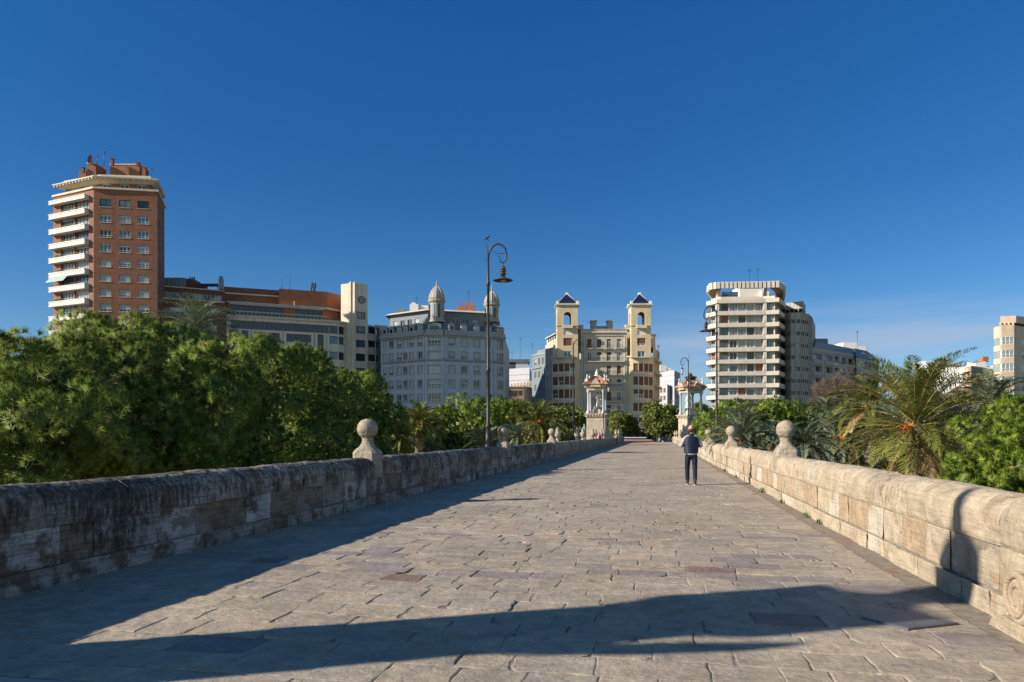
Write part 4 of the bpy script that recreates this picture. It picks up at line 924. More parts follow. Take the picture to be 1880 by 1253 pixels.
# central front
f = Face(C2(1066, YC + .8), C2(1151, YC + .8)); zt = f.z(1100, 612); ops = []
cx4 = (1082, 1100, 1118, 1136.5); rz_ = [(623, 640), (647, 663), (672, 688), (697, 712), (720, 736), (744, 760), (767, 785)]
for px in cx4:
    for a, c in rz_: u = f.u(px); ops.append((u - .55, u + .55, f.z(px, c), f.z(px, a)))
ops = wall_grid(b.box('wall', 'sand_render'), f, STREET, zt, ops, rev=.35)
for i, o in enumerate(ops):
    b.window(f, o, dict(n=2, fw=.1, blind=random.choice(['shutter_brown', 'shutter_brown', 'sand_render']), cov=[1, .35, 0, .9, .2], glass=['glass_dark', 'glass_curtain', 'glass_dark']))
cr_ = b.box('cornice', 'sand_render'); cr_.fbox(f, 0, f.L, zt, zt + .35, -.4, .5); cr_.fbox(f, 0, f.L, zt + .35, zt + .9, -.4, .15); cr_.fbox(f, .0, f.L, zt - .7, zt - .4, .003, .2)
cr_.fbox(f, 0, f.L, zt - .4 + 1.3, zt + 1.05, -.4, .3)
fl_ = [f.z(1100, y) for y in (640, 664, 688.5, 712.5, 737, 761)]
for i, z in enumerate(fl_):
    if i == 0:
        for px in cx4:
            u = f.u(px); m = MB(); m.fbox(f, u - .85, u + .85, z - .16, z, .003, .8, 0)
            bal = m.build('balcony', 'sand_render', b.r); m = MB(); m.fbox(f, u - .85, u + .85, z + .85, z + .92, .72, .78)
            for k in range(9): m.fbox(f, u - .85 + .2 * k, u - .81 + .2 * k, z, z + .85, .73, .77)
            m.build('railing', 'railing', b.r, parent=bal)
    else:
        for a, c in ((1076, 1107), (1112, 1143.5)) if i > 1 else ((1076, 1143.5),):
            u0, u1 = f.u(a), f.u(c); m = MB(); m.fbox(f, u0, u1, z - .2, z, .003, .85, 0)
            bal = m.build('balcony', 'sand_render', b.r); m = MB(); m.fbox(f, u0, u1, z + .85, z + .92, .76, .82)
            for k in range(int((u1 - u0) / .22)): m.fbox(f, u0 + .22 * k, u0 + .04 + .22 * k, z, z + .85, .77, .81)
            m.build('railing', 'railing', b.r, parent=bal)
pl = b.box('pilasters', 'sand_render')
for a, c in ((1067, 1070), (1072, 1074), (1146, 1148), (1149, 1151)): pl.fbox(f, f.u(a), f.u(c), STREET, zt - .7, .004, .3)
# roof body
bd = [C2(1056, 192.5), C2(1163, 192.5), C2(1156, 207), C2(1064, 207)]; b.box('roof_body', 'sand_render').prism(bd, ZC(660), zt + .8)
m = b.box('chimney_stacks', 'concrete_ribbed'); rbox(m, 1085, 1095.5, 193, 2, 591, 606); rbox(m, 1115, 1125, 193, 2, 591, 606)
m = b.box('chimney_caps', 'grey_trim'); rbox(m, 1084, 1096.5, 192.8, 2.4, 588.5, 590.9); rbox(m, 1114, 1126, 192.8, 2.4, 588.5, 590.9); rbox(m, 1096.6, 1113.9, 193.6, 1, 599, 606)
m = b.box('roof_parapet', 'sand_render'); rbox(m, 1061, 1071, 191.8, 2.5, 597, 606); rbox(m, 1148, 1158.5, 191.8, 2.5, 596, 606); 
# towers
for ti, (x0, x1, tw, cen) in enumerate(((1023, 1061, 8, 1041.5), (1159, 1195, -4, 1177.5))):
    Yt = YC - .8; TA, TB = C2(x0, Yt), C2(x1, Yt); wdt = TB[0] - TA[0]; ytop = WZ(563, Yt); yb = WZ(657, Yt)
    foot = [TA, TB, (TB[0], Yt + wdt * .95), (TA[0], Yt + wdt * .95)]
    zb0, zb1, arc = WZ(598, Yt), WZ(583, Yt), WZ(573, Yt); wl = MB()
    for i in range(4):
        g = Face(foot[i], foot[(i + 1) % 4]); uc = g.L / 2 if i else g.u(cen + (.5 if ti == 0 else 0)); hw = .98 if i == 0 or i == 2 else .7
        if i == 2: uc = g.L - Face(foot[0], foot[1]).u(cen)
        ops = [(uc - hw, uc + hw, zb0, arc)] if i in (0, 2, 1, 3) else []
        low = [(uc - 1.0, uc + 1.0, WZ(615, Yt), WZ(606.5, Yt)), (uc - 1.05, uc + 1.05, WZ(635, Yt), WZ(621, Yt)), (uc - .95, uc + .95, WZ(656, Yt), WZ(645, Yt))] if i == 0 else []
        o2 = wall_grid(wl, g, yb, ytop, ops + low, rev=.55)
        # arch head inside the square opening
        n = 10; r_ = hw
        for k in range(n):
            a0, a1 = math.pi * k / n, math.pi * (k + 1) / n
            p0, p1 = (uc - r_ * math.cos(a0), arc - r_ + r_ * math.sin(a0)), (uc - r_ * math.cos(a1), arc - r_ + r_ * math.sin(a1))
            wl.quad(g.P(p0[0], p0[1]), g.P(p1[0], p1[1]), g.P(p1[0], arc + .01), g.P(p0[0], arc + .01)); wl.quad(g.P(p1[0], p1[1]), g.P(p0[0], p0[1]), g.P(p0[0], p0[1], -.55), g.P(p1[0], p1[1], -.55))
        for o in o2:
            if o in [q for q in o2 if abs(q[3] - arc) < .01]: continue
            top = o[3] > WZ(610, Yt)
            b.window(g, o, dict(n=2, fw=.1, blind='shutter_white' if top else 'shutter_brown', cov=[1] if top else ([.75] if o[3] > WZ(630, Yt) and ti else [1] if o[3] > WZ(630, Yt) else [0]), glass=['glass_blue']))
        # blind surround band round the arch
        if i == 0:
            bb = b.box('arch_balconies', 'cream'); bb.fbox(g, uc - 1.3, uc + 1.3, WZ(603.5, Yt), zb0 + .02, .003, .9); 
    poly_top(wl, foot, yb); wl.build('tower', 'yellow_render', b.r)
    m = MB(); m.prism(foot, zb0 - .3, zb0 - .1); m.build('belfry_floor', 'cream', b.r)
    m = b.box('tower_cornice', 'cream'); m.prism(grow(foot, .25), ytop, ytop + .35); m.prism(grow(foot, .7), ytop + .35, ytop + .6); m.prism(grow(foot, .2), ytop + .6, WZ(557.5, Yt))
    zr = WZ(558, Yt); c0 = Vector(((foot[0][0] + foot[2][0]) / 2, (foot[0][1] + foot[2][1]) / 2))
    rf = MB(); base = grow(foot, -.85); rf.add([(p[0], p[1], zr + .75) for p in base] + [(c0.x, c0.y, WZ(536.5, Yt))], [(0, 1, 4), (1, 2, 4), (2, 3, 4), (3, 0, 4)]); ro = rf.build('pyramid_roof', 'blue_tile', b.r)
    m = MB(); m.prism(base, zr - .1, zr + .74); m.build('roof_base', 'blue_tile', b.r, parent=ro)
    m = MB()
    for p in base: m.tube([(p[0], p[1], zr + .8), (c0.x, c0.y, WZ(536, Yt))], .07, 5)
    m.build('roof_ridges', 'cream', b.r, parent=ro)
    m = MB(); m.box(c0.x - .35, c0.x + .35, c0.y - .35, c0.y + .35, WZ(538.5, Yt), WZ(534.5, Yt)); m.build('roof_finial', 'white_render', b.r, parent=ro)
    m = b.box('corner_blocks', 'white_render')
    for p in grow(foot, -.1): m.box(p[0] - .3, p[0] + .3, p[1] - .3, p[1] + .3, zr - .2, zr + .7)
    b.flush('tower_cornice', 'corner_blocks', 'arch_balconies')
# bays
for bi, (x0, x1) in enumerate(((1014, 1066), (1151, 1199))):
    Ya = 190.3; n = 5; pA, pB = Vector(C2(x0, Ya + (2.5 if bi == 0 else .6))), Vector(C2(x1, Ya + (.3 if bi == 0 else 2.4))); V = []
    for k in range(n + 1):
        t = k / n; p = pA.lerp(pB, t); V.append((p.x, p.y - 1.7 * (1 - (2 * t - 1) ** 2)))
    zt = WZ(656, Ya)
    for k in range(n):
        g = Face(V[k], V[k + 1]); ops = []
        side = (k == n - 1 and bi == 0) or (k == 0 and bi == 1)
        if not side: ops = [(.13, g.L - .13, WZ(c, 189.5), WZ(a, 189.5)) for a, c in ((667, 682), (691, 707), (715, 731), (740, 755), (766, 783))]
        ops = wall_grid(b.box('bay_wall', 'yellow_render' if side else 'cream'), g, STREET, zt, ops, rev=.3)
        for j, o in enumerate(ops):
            b.window(g, o, dict(n=2, fw=.1, blind='shutter_brown', cov=[1, .95, .55, .5, 1], glass=['glass_dark', 'glass_curtain']))
        cb = b.box('bay_bands', 'cream')
        for y in (689, 713.5, 738, 763): cb.fbox(g, -.02, g.L + .02, WZ(y - .9, 189.5), WZ(y - 2, 189.5), .004, .22)
        cb.fbox(g, -.05, g.L + .05, zt, zt + .3, -.3, .35)
    poly_top(b.box('bay_wall', 'cream'), V + [(pB.x, pB.y + 3), (pA.x, pA.y + 3)], zt + .05); b.flush('bay_wall', 'bay_bands')
# receding side wings
sl_ = [C2(1001, 204), C2(1015, 193)]; g = Face(*sl_); zt = g.z(1005, 634)
ops = [(g.u(px) - .75, g.u(px) + .75, WZ(y + 6, 196), WZ(y - 6, 196)) for px in (1005, 1011) for y in (646, 670, 694, 718, 742)]
ops = wall_grid(b.box('side_wing', 'sand_render'), g, STREET, zt, ops)
for o in ops: b.window(g, o, dict(cov=[0, .6, 1], blind='shutter_brown', glass=['glass_dark']))
wall_grid(b.box('side_wing', 'sand_render'), Face(C2(1015, 193), C2(1025, 192)), STREET, zt, [])
m = b.box('side_wing', 'sand_render'); m.prism([C2(1001, 204), C2(1015, 193), (WX(1023, 192), 192), (WX(1023, 192), 208)], zt - .01, zt + .2)
m.prism([C2(1004, 203), C2(1023, 192), (WX(1023, 192), 206), (WX(1008, 205), 206)], zt + .2, WZ(616, 195)); 
g3 = Face(C2(1004, 203), C2(1023, 192)); 
for k in range(4): b.box('attic_windows', 'glass_dark').fbox(g3, g3.u(1006.5 + 4 * k), g3.u(1008.7 + 4 * k), zt + .8, zt + 2.6, .004, .05)
b.box('cornice', 'sand_render').fbox(g3, 0, g3.L, WZ(616, 195), WZ(614, 195), -.5, .5)
g = Face(C2(1199, 193), C2(1211, 207)); zt = WZ(640, 196)
ops = [(u - .8, u + .8, WZ(y + 6, 196), WZ(y - 6, 196)) for u in (3.5, 8.5) for y in (653, 674, 698, 722, 746)]
ops = wall_grid(b.box('side_wing', 'yellow_render'), g, STREET, zt, ops)
for o in ops: b.window(g, o, dict(cov=[0, .3], glass=['glass_dark']))
for y in (662, 686, 710, 734): b.box('side_balconies', 'yellow_render').fbox(g, 1.5, 10.5, WZ(y + 2.5, 196), WZ(y - 1.5, 196), .004, 1.1)
b.box('side_wing', 'yellow_render').prism([C2(1195, 193), C2(1199, 193), C2(1211, 207), (WX(1195, 193), 207)], zt - .01, zt + .15)
rbox(b.box('side_attic', 'cream'), 1195, 1203, 196, 8, 617, 641); rbox(b.box('side_attic_cap', 'cream'), 1195, 1205, 195.6, 8, 614, 616.9)
# ground-floor entrance wall and shopfront
b.done()
for px, y0, y1 in ((1062, 561, 561),): pass
for px, lb in ((1209, 'street-side aerial arm at the right end of the twin-tower building'),): aerial(lb, px, 200, WZ(655, 200), 3)

# ---------- small buildings to the right of it
b = simple_block('white_gable_block', 'plain white block whose blind flank rises above the street right of the twin-tower building', [C2(1212, 258), C2(1238, 250), C2(1249, 262), C2(1216, 275)], WZ(681, 252), 'pale_render', rows=[WZ(y, 252) for y in (690, 702, 714, 726)], cols={1: [1241, 1245]}, face=1, st=dict(glass=['glass_dark'], n=1), wsz=(1.6, 1.4))
m = b.box('roof_hut', 'white_render'); rbox(m, 1212, 1224, 258, 6, 671, 682); rbox(m, 1226, 1232, 258, 4, 676, 682)
m = b.box('joint_lines', 'grey_trim'); g = Face(C2(1212, 258), C2(1238, 250))
for y in (690, 700, 710, 721): m.fbox(g, 0, g.L, WZ(y, 252), WZ(y, 252) + .1, .003, .05)
b.done()
b = simple_block('low_grey_house', 'low pale house with a dark red side, in front of the plain white block', [C2(1210, 222), C2(1225, 219), C2(1235, 232), C2(1212, 236)], WZ(706, 220), 'pale_render', rows=[WZ(y, 222) for y in (718, 732)], cols=[1214, 1220], st=dict(glass=['glass_dark']), wsz=(.9, 1.4)); rbox(b.box('side_house', 'brick_dark'), 1225.2, 1233, 226, 8, 708, 810); b.done()

# ---------- terraced block on the right
b = Bld('terraced_apartment_block', 1360, 175, 'pale terraced apartment block with continuous white balcony bands and a finned roof canopy')
T = [C2(1297, 178.5), C2(1316, 175.2), C2(1406, 174), C2(1430, 173), C2(1441, 180)]; back = [C2(1448, 196), C2(1310, 198)]
T2 = grow(T + back, -1.3)
bands = [553, 575, 597, 619.5, 642, 664, 686, 708, 729.5, 751]
ztop = WZ(544, 175)
for i in range(7):
    g = Face(T2[i], T2[(i + 1) % 7]); ops = []; ws = []
    if i < 4:
        k = max(1, round(g.L / 2.1)); 
        for j in range(k):
            for q, y in enumerate(bands[:-1]):
                ops.append((g.L * (j + .08) / k, g.L * (j + .92) / k, WZ(bands[q + 1] - 4.0, 175) , WZ(y + 4.6, 175)))
    ops = wall_grid(b.box('wall', 'cream'), g, STREET, ztop, ops, rev=.2)
    for o in ops:
        r_ = random.random()
        b.window(g, o, dict(n=random.choice([1, 2, 2]), fw=.07, frame=random.choice(['frame_white', 'frame_dark', 'frame_dark']), blind=random.choice(['wood_brown', 'wood_brown', 'shutter_grey']), cov=[0, 0, 0, .0, .3, 1], glass=['glass_curtain', 'glass_curtain', 'glass_dark', 'glass_blue']), rev=.15)
poly_top(b.box('wall', 'cream'), T2, ztop - .02)
TT = T + back
for q, y in enumerate(bands):
    z0, z1 = WZ(y + 4.0, 175), WZ(y - 3.4, 175); jig = .35 * (-1) ** q
    P5 = [(p[0], p[1]) for p in TT]
    m = MB(); inner = grow(TT, -.25)
    m.prism(TT, z0, z1, pts1=grow(TT, .12)); bo = m.build('balcony_band', 'terrace_white', b.r)
    if q > 0: # glass and rail on the band, partition posts
        m = MB()
        for i in range(4):
            g = Face(TT[i], TT[i + 1]); m.fbox(g, .1, g.L - .1, z1 + .35, z1 + .41, -.2, -.14)
            for k in range(int(g.L / 1.2)): m.fbox(g, .2 + 1.2 * k, .24 + 1.2 * k, z1, z1 + .36, -.19, -.15)
        m.build('balcony_rail', 'railing', b.r, parent=bo)
m = b.box('partition_walls', 'terrace_white')
g = Face(T[1], T[2]); 
for y0, y1 in zip(bands, bands[1:]):
    for px in (1318, 1405): m.fbox(g, g.u(px) - .35, g.u(px) + .35, WZ(y1 - 4.5, 175), WZ(y0 + 4.8, 175), -1.6, -.15)
# roof canopy with fins
cn = [C2(1297, 181), C2(1302, 176.5), C2(1316, 175), C2(1408, 174), C2(1432, 173.5), C2(1443, 179), C2(1440, 192), C2(1310, 193)]
zc0, zc1 = WZ(530, 175), WZ(518, 175); inn = grow(cn, -2.8); m = MB()
for i in range(8):
    g = Face(cn[i], cn[(i + 1) % 8]); n = max(1, round(g.L / .95))
    for k in range(n): m.fbox(g, g.L * (k + .12) / n, g.L * (k + .82) / n, zc0, zc1, -.5, 0)
m.build('canopy_fins', 'terrace_white', b.r)
m = MB()
for i in range(8):
    a, b2, c, d = cn[i], cn[(i + 1) % 8], inn[(i + 1) % 8], inn[i]; ga = grow(cn, -.52)
    a, b2 = ga[i], ga[(i + 1) % 8]
    m.prism([a, b2, c, d], zc0 + .25, zc1 - .15)
m.build('canopy_ring', 'wood_brown', b.r)
m = b.box('canopy_posts', 'terrace_white'); rbox(m, 1316, 1323, 178, .8, 527, 546); rbox(m, 1403, 1408, 177, .8, 527, 546)
m = b.box('penthouse', 'white_panel'); rbox(m, 1358, 1400, 183, 6, 525, 546); rbox(m, 1398, 1412, 182, 4, 535, 546)
m = b.box('penthouse_glass', 'glass_blue'); rbox(m, 1326, 1356, 184, .2, 536, 546)
b.done()
aerial('left roof aerial above the canopy of the terraced block', 1376, 184, WZ(519, 184), 3.2); aerial('right roof aerial above the canopy of the terraced block', 1391, 184, WZ(519, 184), 3.4)

# ---------- dark ribbed wing
b = Bld('ribbed_concrete_block', 1465, 181, 'dark ribbed concrete block with narrow ribbon windows attached right of the white terraced block')
G = [C2(1441, 182), C2(1452, 178.6), C2(1470, 178.4), C2(1484, 180.5), C2(1491, 186), C2(1497, 200), C2(1446, 200)]; zt = WZ(575, 179)
rws = [591, 613, 635, 656.5, 678, 700, 722, 744]
for i in range(7):
    g = Face(G[i], G[(i + 1) % 7]); ops = []
    if i < 4:
        n = max(1, round(g.L / .95)); ops = [(g.L * (k + .12) / n, g.L * (k + .88) / n, WZ(y + 3.8, 179), WZ(y - 3.5, 179)) for k in range(n) for y in rws]
    ops = wall_grid(b.box('wall', 'concrete_ribbed'), g, STREET, zt, ops, rev=.2)
    for o in ops: b.window(g, o, dict(n=1, fw=.05, frame='frame_dark', glass=['glass_dark', 'glass_blue', 'glass_dark', 'glass_curtain']), rev=.18)
    if i < 4:
        n = max(1, round(g.L / .95)); m = b.box('ribs', 'concrete_ribbed')
        for k in range(n + 1):
            for y0, y1 in zip([572] + rws, rws): 
                zt_, zb_ = WZ(y0 + 5, 179) if y0 > 580 else zt, WZ(y1 - 4.5, 179); m.fbox(g, max(0, g.L * k / n - .05), min(g.L, g.L * k / n + .05), zb_, zt_, .003, .14)
U = [C2(1441, 183), C2(1474, 180), C2(1479, 186), C2(1479, 198), C2(1444, 198)]; z2 = WZ(553, 180)
for i in range(5):
    g = Face(U[i], U[(i + 1) % 5]); n = max(1, round(g.L / 1.2)); ops = [(g.L * (k + .1) / n, g.L * (k + .9) / n, WZ(573, 180), WZ(566, 180)) for k in range(n)] if i < 2 else []
    ops = wall_grid(b.box('upper_storey', 'concrete_ribbed'), g, zt - .01, z2, ops, rev=.2)
    for o in ops: b.window(g, o, dict(n=1, fw=.05, frame='frame_dark', glass=['glass_dark']), rev=.18)
poly_top(b.box('upper_storey', 'concrete_ribbed'), U, z2 - .01); poly_top(b.box('wall', 'concrete_ribbed'), G, zt - .01); b.done()

# ---------- grey flats receding to the right
b = Bld('grey_apartment_block', 1550, 200, 'long shaded grey apartment block with recessed balconies and a blue-grey metal roof')
Q = [C2(1491, 187), C2(1571, 203), C2(1572, 201.5), C2(1613, 212), C2(1613, 232), C2(1497, 232)]
for i in range(6):
    g = Face(Q[i], Q[(i + 1) % 6]); ops = []
    ztg = WZ(641, 190) if i != 2 else WZ(641, 190) - 1.0
    if i in (0, 2):
        spec = ((1493, 1509), (1514, 1529), (1532.5, 1540.5), (1546, 1553), (1557, 1569)) if i == 0 else ((1573, 1583), (1584, 1590), (1600, 1607))
        zr_ = [ztg - 2.2 - 3.05 * k for k in range(7)]
        for a, c in spec: ops += [(g.u(a), g.u(c), z - .75, z + .85) for z in zr_]
    ops = wall_grid(b.box('wall', 'grey_block'), g, STREET, ztg, ops, rev=.9 if i in (0,) else .3)
    for o in ops: b.window(g, o, dict(n=2, fw=.08, blind='shutter_brown', cov=[0, 0, .4], glass=['glass_dark', 'glass_dark', 'glass_curtain']), rev=.8 if i == 0 and o[1] - o[0] > 1.5 else .2)
    if i in (0, 2):
        for z in zr_:
            for a, c in spec[:2] + spec[-1:]: b.box('balcony_fronts', 'grey_block').fbox(g, g.u(a) - .1, g.u(c) + .1, z - 1.75, z - .7, .004, .3)
rf = b.box('roof', 'metal_roof'); zt = WZ(641, 190); inn = grow(Q, -3.5)
rf.prism(grow(Q, .3), zt - .98, zt + 1.9, pts1=inn)
rbox(rf, 1497, 1520, 196, 5, 622, 633); rbox(b.box('roof_hut', 'white_render'), 1548, 1575, 215, 8, 629, 650); rbox(b.box('roof_hut', 'white_render'), 1575, 1592, 215, 5, 636, 655); b.done()
aerial('aerial rising from the roof of the grey flats', 1574, 214, WZ(640, 214), 5.0)

# ---------- white blind wall and brown flats on the far right
Yb = 228
b = simple_block('white_blind_wall_block', 'white building with a large blank wall seen through the big palm crown', [C2(1697, Yb + 6), C2(1771, Yb), C2(1775, Yb + 16), C2(1702, Yb + 20)], WZ(674, Yb), 'white_render')
m = b.box('upper_storey', 'white_render'); rbox(m, 1700, 1730, Yb + 7, 8, 663, 675); m = b.box('roof_hut', 'concrete_ribbed'); rbox(m, 1740, 1765, Yb + 4, 6, 666, 675); rbox(b.box('roof_hut_wall', 'white_render'), 1735, 1752, Yb + 3, 4, 664.5, 668); b.done()
b = simple_block('brown_flats', 'brown flats with stacked balconies right of the blank white wall', [C2(1772, Yb), C2(1783, Yb - 4), C2(1822, Yb + 10), C2(1822, Yb + 24), C2(1772, Yb + 20)], WZ(676, Yb), 'brown_render', rows=[WZ(y, Yb) for y in (688, 702, 716)], cols={0: [1777], 1: [1789, 1797, 1805, 1813]}, face=[0, 1], st=dict(glass=['glass_dark'], n=2, frame='frame_dark'), wsz=(1.3, 1.4), band='beige_tower')
m = b.box('balcony', 'beige_tower'); g = Face(C2(1772, Yb), C2(1783, Yb - 4))
for y in (681, 694, 708): m.fbox(g, .1, g.L, WZ(y + 3, Yb), WZ(y - 2.5, Yb), .004, .8)
b.done()
b = simple_block('sand_roof_house', 'sand-coloured house with a white roof hut left of the beige tower', [C2(1775, 252), C2(1835, 250), C2(1838, 265), C2(1775, 268)], WZ(674, 250), 'beige_tower', rows=[WZ(y, 250) for y in (686, 698)], cols=[1826, 1832], st=dict(glass=['glass_dark'], n=1), wsz=(1.5, 1.3)); m = b.box('roof_hut', 'white_render'); rbox(m, 1791, 1810, 252, 5, 664, 674); rbox(m, 1823, 1833, 251, 5, 672, 680); m = b.box('roof_box', 'brick_orange'); rbox(m, 1805, 1815, 256, 2, 655, 665); b.done()

# ---------- beige tower at the right edge
b = Bld('beige_brick_tower', 1850, 150, 'beige brick apartment tower with glazed corner bays at the right edge of the photo')
Y0 = 150; ox = [C2(1836, Y0 + 1.5), C2(1839, Y0 - .3), C2(1862, Y0 - .6), C2(1866, Y0 + .8)]
mainp = [C2(1838, Y0 + 1.6), C2(1866, Y0 + .9), C2(1930, Y0 + 8), C2(1935, Y0 + 18), C2(1843, Y0 + 16)]
ztm = WZ(578, Y0)
rwy = [(619, 633), (643, 657), (667, 682), (691, 705), (715, 729), (739, 753)]
g = Face(mainp[1], mainp[2]); 
for i in range(5):
    g = Face(mainp[i], mainp[(i + 1) % 5]); ops = []
    if i == 1: ops = [(g.u(px) - .9, g.u(px) + .9, WZ(c - 1, Y0), WZ(a, Y0)) for px in (1880, 1900, 1915) for a, c in rwy]
    ops = wall_grid(b.box('wall', 'beige_tower'), g, STREET, WZ(597, Y0), ops)
    for o in ops: b.window(g, o, dict(n=2, cov=[0, 1, .5], blind='shutter_white'))
prev = 597
for a, c in rwy + [(765, 770)]:
    m = MB()
    for i in range(3):
        g = Face(ox[i], ox[i + 1]); 
    m.prism(ox + [(ox[3][0], ox[3][1] + 2), (ox[0][0], ox[0][1] + 2)], WZ(a, Y0), WZ(prev, Y0)); bb = m.build('bay_band', 'beige_tower', b.r)
    m = MB(); gx = grow(ox + [(ox[3][0], ox[3][1] + 2), (ox[0][0], ox[0][1] + 2)], -.1); m.prism(gx, WZ(c, Y0) , WZ(a, Y0), 1)
    for i in range(3):
        g = Face(gx[i], gx[i + 1]); n = max(1, round(g.L / .85))
        for k in range(n + 1): m.fbox(g, max(0, g.L * k / n - .06), min(g.L, g.L * k / n + .06), WZ(c, Y0), WZ(a, Y0), .003, .07, 0)
        m.fbox(g, 0, g.L, WZ(c - 5, Y0) - .05, WZ(c - 5, Y0) + .05, .003, .075, 0); m.fbox(g, 0, g.L, WZ(c, Y0), WZ(c, Y0) + .1, .003, .075, 0); m.fbox(g, 0, g.L, WZ(a, Y0) - .1, WZ(a, Y0), .003, .075, 0)
    m.build('bay_glazing', ['frame_white', 'glass_curtain'], b.r); prev = c
m = b.box('attic_posts', 'beige_tower')
for px in (1838, 1846, 1853, 1861): rbox(m, px - .5, px + .8, Y0 + .4, .4, 592, 597)
rbox(b.box('attic_glass', 'glass_dark'), 1838, 1925, Y0 + 2.6, .2, 592, 597)
b.box('attic_band', 'beige_tower').prism(grow(mainp, .4), WZ(592, Y0), WZ(579, Y0)); b.done()

# ---------- dark low buildings closing the street behind the trees
b = simple_block('shop_front_block', 'dark shop front under the twin-tower building behind the red vehicle', [C2(1148, 186), C2(1205, 186), C2(1205, 189), C2(1148, 189)], WZ(786, 186), 'frame_dark', rows=[WZ(799, 186)], cols=[1158, 1170, 1182, 1194], st=dict(glass=['glass_dark'], n=1, frame='grey_trim'), wsz=(1.4, 3)); 
m = b.box('canopy', 'grey_trim'); m.box(WX(1146, 186), WX(1206, 186), 184.6, 186.5, WZ(787, 186), WZ(784.5, 186)); b.done()
# ------------------------------------------------------------------ lamp posts
def lamp_post(pos, sg, label, top=9.45, detail=True, hook=True, base=0.86):
    """tall iron post with a swan-neck crook; sg=+1 crook points right (across the bridge)"""
    r = thing('lamp_post', (pos.x, pos.y, base), label, 'lamp post', 'tall iron lamp posts along the bridge'); x, y = pos.x, pos.y
    sgd = 12 if detail else 6
    m = MB(); m.lathe(x, y, [(.25, base), (.25, base + .12), (.2, base + .2), (.15, base + .45), (.17, base + .5), (.12, base + .58), (.10, base + 1.0), (.125, base + 1.04), (.125, base + 1.1), (.08, base + 1.15), (.07, base + 3.4), (.095, base + 3.44), (.095, base + 3.5), (.066, base + 3.56),
                             (.055, top - 1.5), (.085, top - 1.47), (.085, top - 1.38), (.055, top - 1.3), (.045, top)], sgd); m.build('pole', 'iron', r)
    A = lambda a, z: Vector((x, y, 0)) + ND * (a * sg) + Vector((0, 0, z))
    pts = [A(0, top - .35), A(.03, top - .12), A(.12, top + .08), A(.25, top + .22), A(.42, top + .28), A(.60, top + .22), A(.74, top + .05), A(.80, top - .2), A(.79, top - .38), A(.73, top - .5), A(.65, top - .55), A(.57, top - .52), A(.51, top - .42), A(.5, top - .3), A(.45, top - .24), A(.4, top - .25)]
    m = MB(); m.tube(pts, [.042] * 8 + [.036, .032, .03, .028, .026, .022, .018, .012], 8); m.tube([A(.12, top + .05), A(.28, top - .08), A(.45, top - .14), A(.78, top - .14)], .012, 5); m.build('crook', 'iron', r)
    m = MB(); m.tube([A(0, top - .1), A(-.02, top + .1), A(-.08, top + .25), A(-.13, top + .36), A(-.12, top + .46), A(-.05, top + .51), A(.02, top + .47), A(.04, top + .38)], .014, 5); m.tube([A(0, top - .2), A(-.05, top - .34), A(-.13, top - .46), A(-.16, top - .47)], .013, 5); m.build('scroll_finial', 'iron', r)
    c = A(.65, 0); z = top - .58
    if hook:
        m = MB(); m.tube([c + Vector((0, 0, z + .04)), c + Vector((0, 0, z - .12))], .02, 6); m.lathe(c.x, c.y, [(.05, z - .1), (.09, z - .14), (.095, z - .22), (.15, z - .235), (.15, z - .25), (.085, z - .26), (.085, z - .32), (.15, z - .335), (.15, z - .35), (.085, z - .36), (.085, z - .42), (.16, z - .435), (.16, z - .45), (.085, z - .46), (.09, z - .56)], 14); m.build('insulator_neck', 'iron_brown', r)
        m = MB(); m.lathe(c.x, c.y, [(.085, z - .55), (.14, z - .6), (.28, z - .655), (.42, z - .71), (.425, z - .725), (.3, z - .70), (.12, z - .68)], 24); sh = m.build('lamp_shade', 'iron_brown', r)
        m = MB(); m.lathe(c.x, c.y, [(.11, z - .675), (.13, z - .71), (.09, z - .77), (.03, z - .79)], 12); m.build('bulb', 'lamp_glass', r, parent=sh)
    else:
        m = MB(); m.tube([c + Vector((0, 0, z + .04)), c + Vector((0, 0, z - .2))], .02, 6); m.lathe(c.x, c.y, [(.04, z - .18), (.12, z - .28), (.16, z - .34), (.10, z - .36)], 8); m.lathe(c.x, c.y, [(.10, z - .85), (.06, z - .92), (.03, z - 1.0)], 8); m.build('lantern_cap', 'iron', r)
        m = MB(); m.lathe(c.x, c.y, [(.14, z - .36), (.10, z - .85)], 8, smooth=False); m.build('lantern', 'lamp_glass', r)
    return r
lamp_post(LP(31.6, .85), 1, 'tallest-looking iron lamp post, left of centre, with a bird on its top')
lamp_post(RP(47.3, .8), -1, 'iron lamp post on the right side in front of the terraced block')
lamp_post(LP(63.8, .85), 1, 'second lamp post on the left side, in front of the left belfry tower', hook=False)
lamp_post(RP(79.0, .35), -1, 'far right lamp post rising behind the walking man, beside the right shrine', hook=False, detail=False)
lamp_post(LP(97.0, .62), 1, 'thin distant lamp post in front of the left shrine pillar', detail=False, top=8.6, hook=False)
def street_lamp(px, Y, top, label, base=0.0):
    x = WX(px, Y); r = thing('street_lamp', (x, Y, base), label, 'street lamp', 'plain street lamps at the far end')
    m = MB(); m.lathe(x, Y, [(.12, base), (.1, base + 1), (.06, top)], 8); m.build('pole', 'iron', r)
    m = MB(); m.tube([(x, Y, top - .05), (x - .7, Y, top + .05)], .04, 5); m.box(x - .95, x + .2, Y - .14, Y + .14, top, top + .13); m.build('lamp_head', 'grey_trim', r)
street_lamp(1131.5, 139, WZ(754, 139), 'plain thin street lamp right of the left shrine', .86); street_lamp(1240, 168, WZ(737, 168), 'flat-headed street lamp left of the right shrine', STREET); street_lamp(1251, 150, WZ(752, 150), 'thin street lamp pole immediately beside the right shrine pillar', STREET)
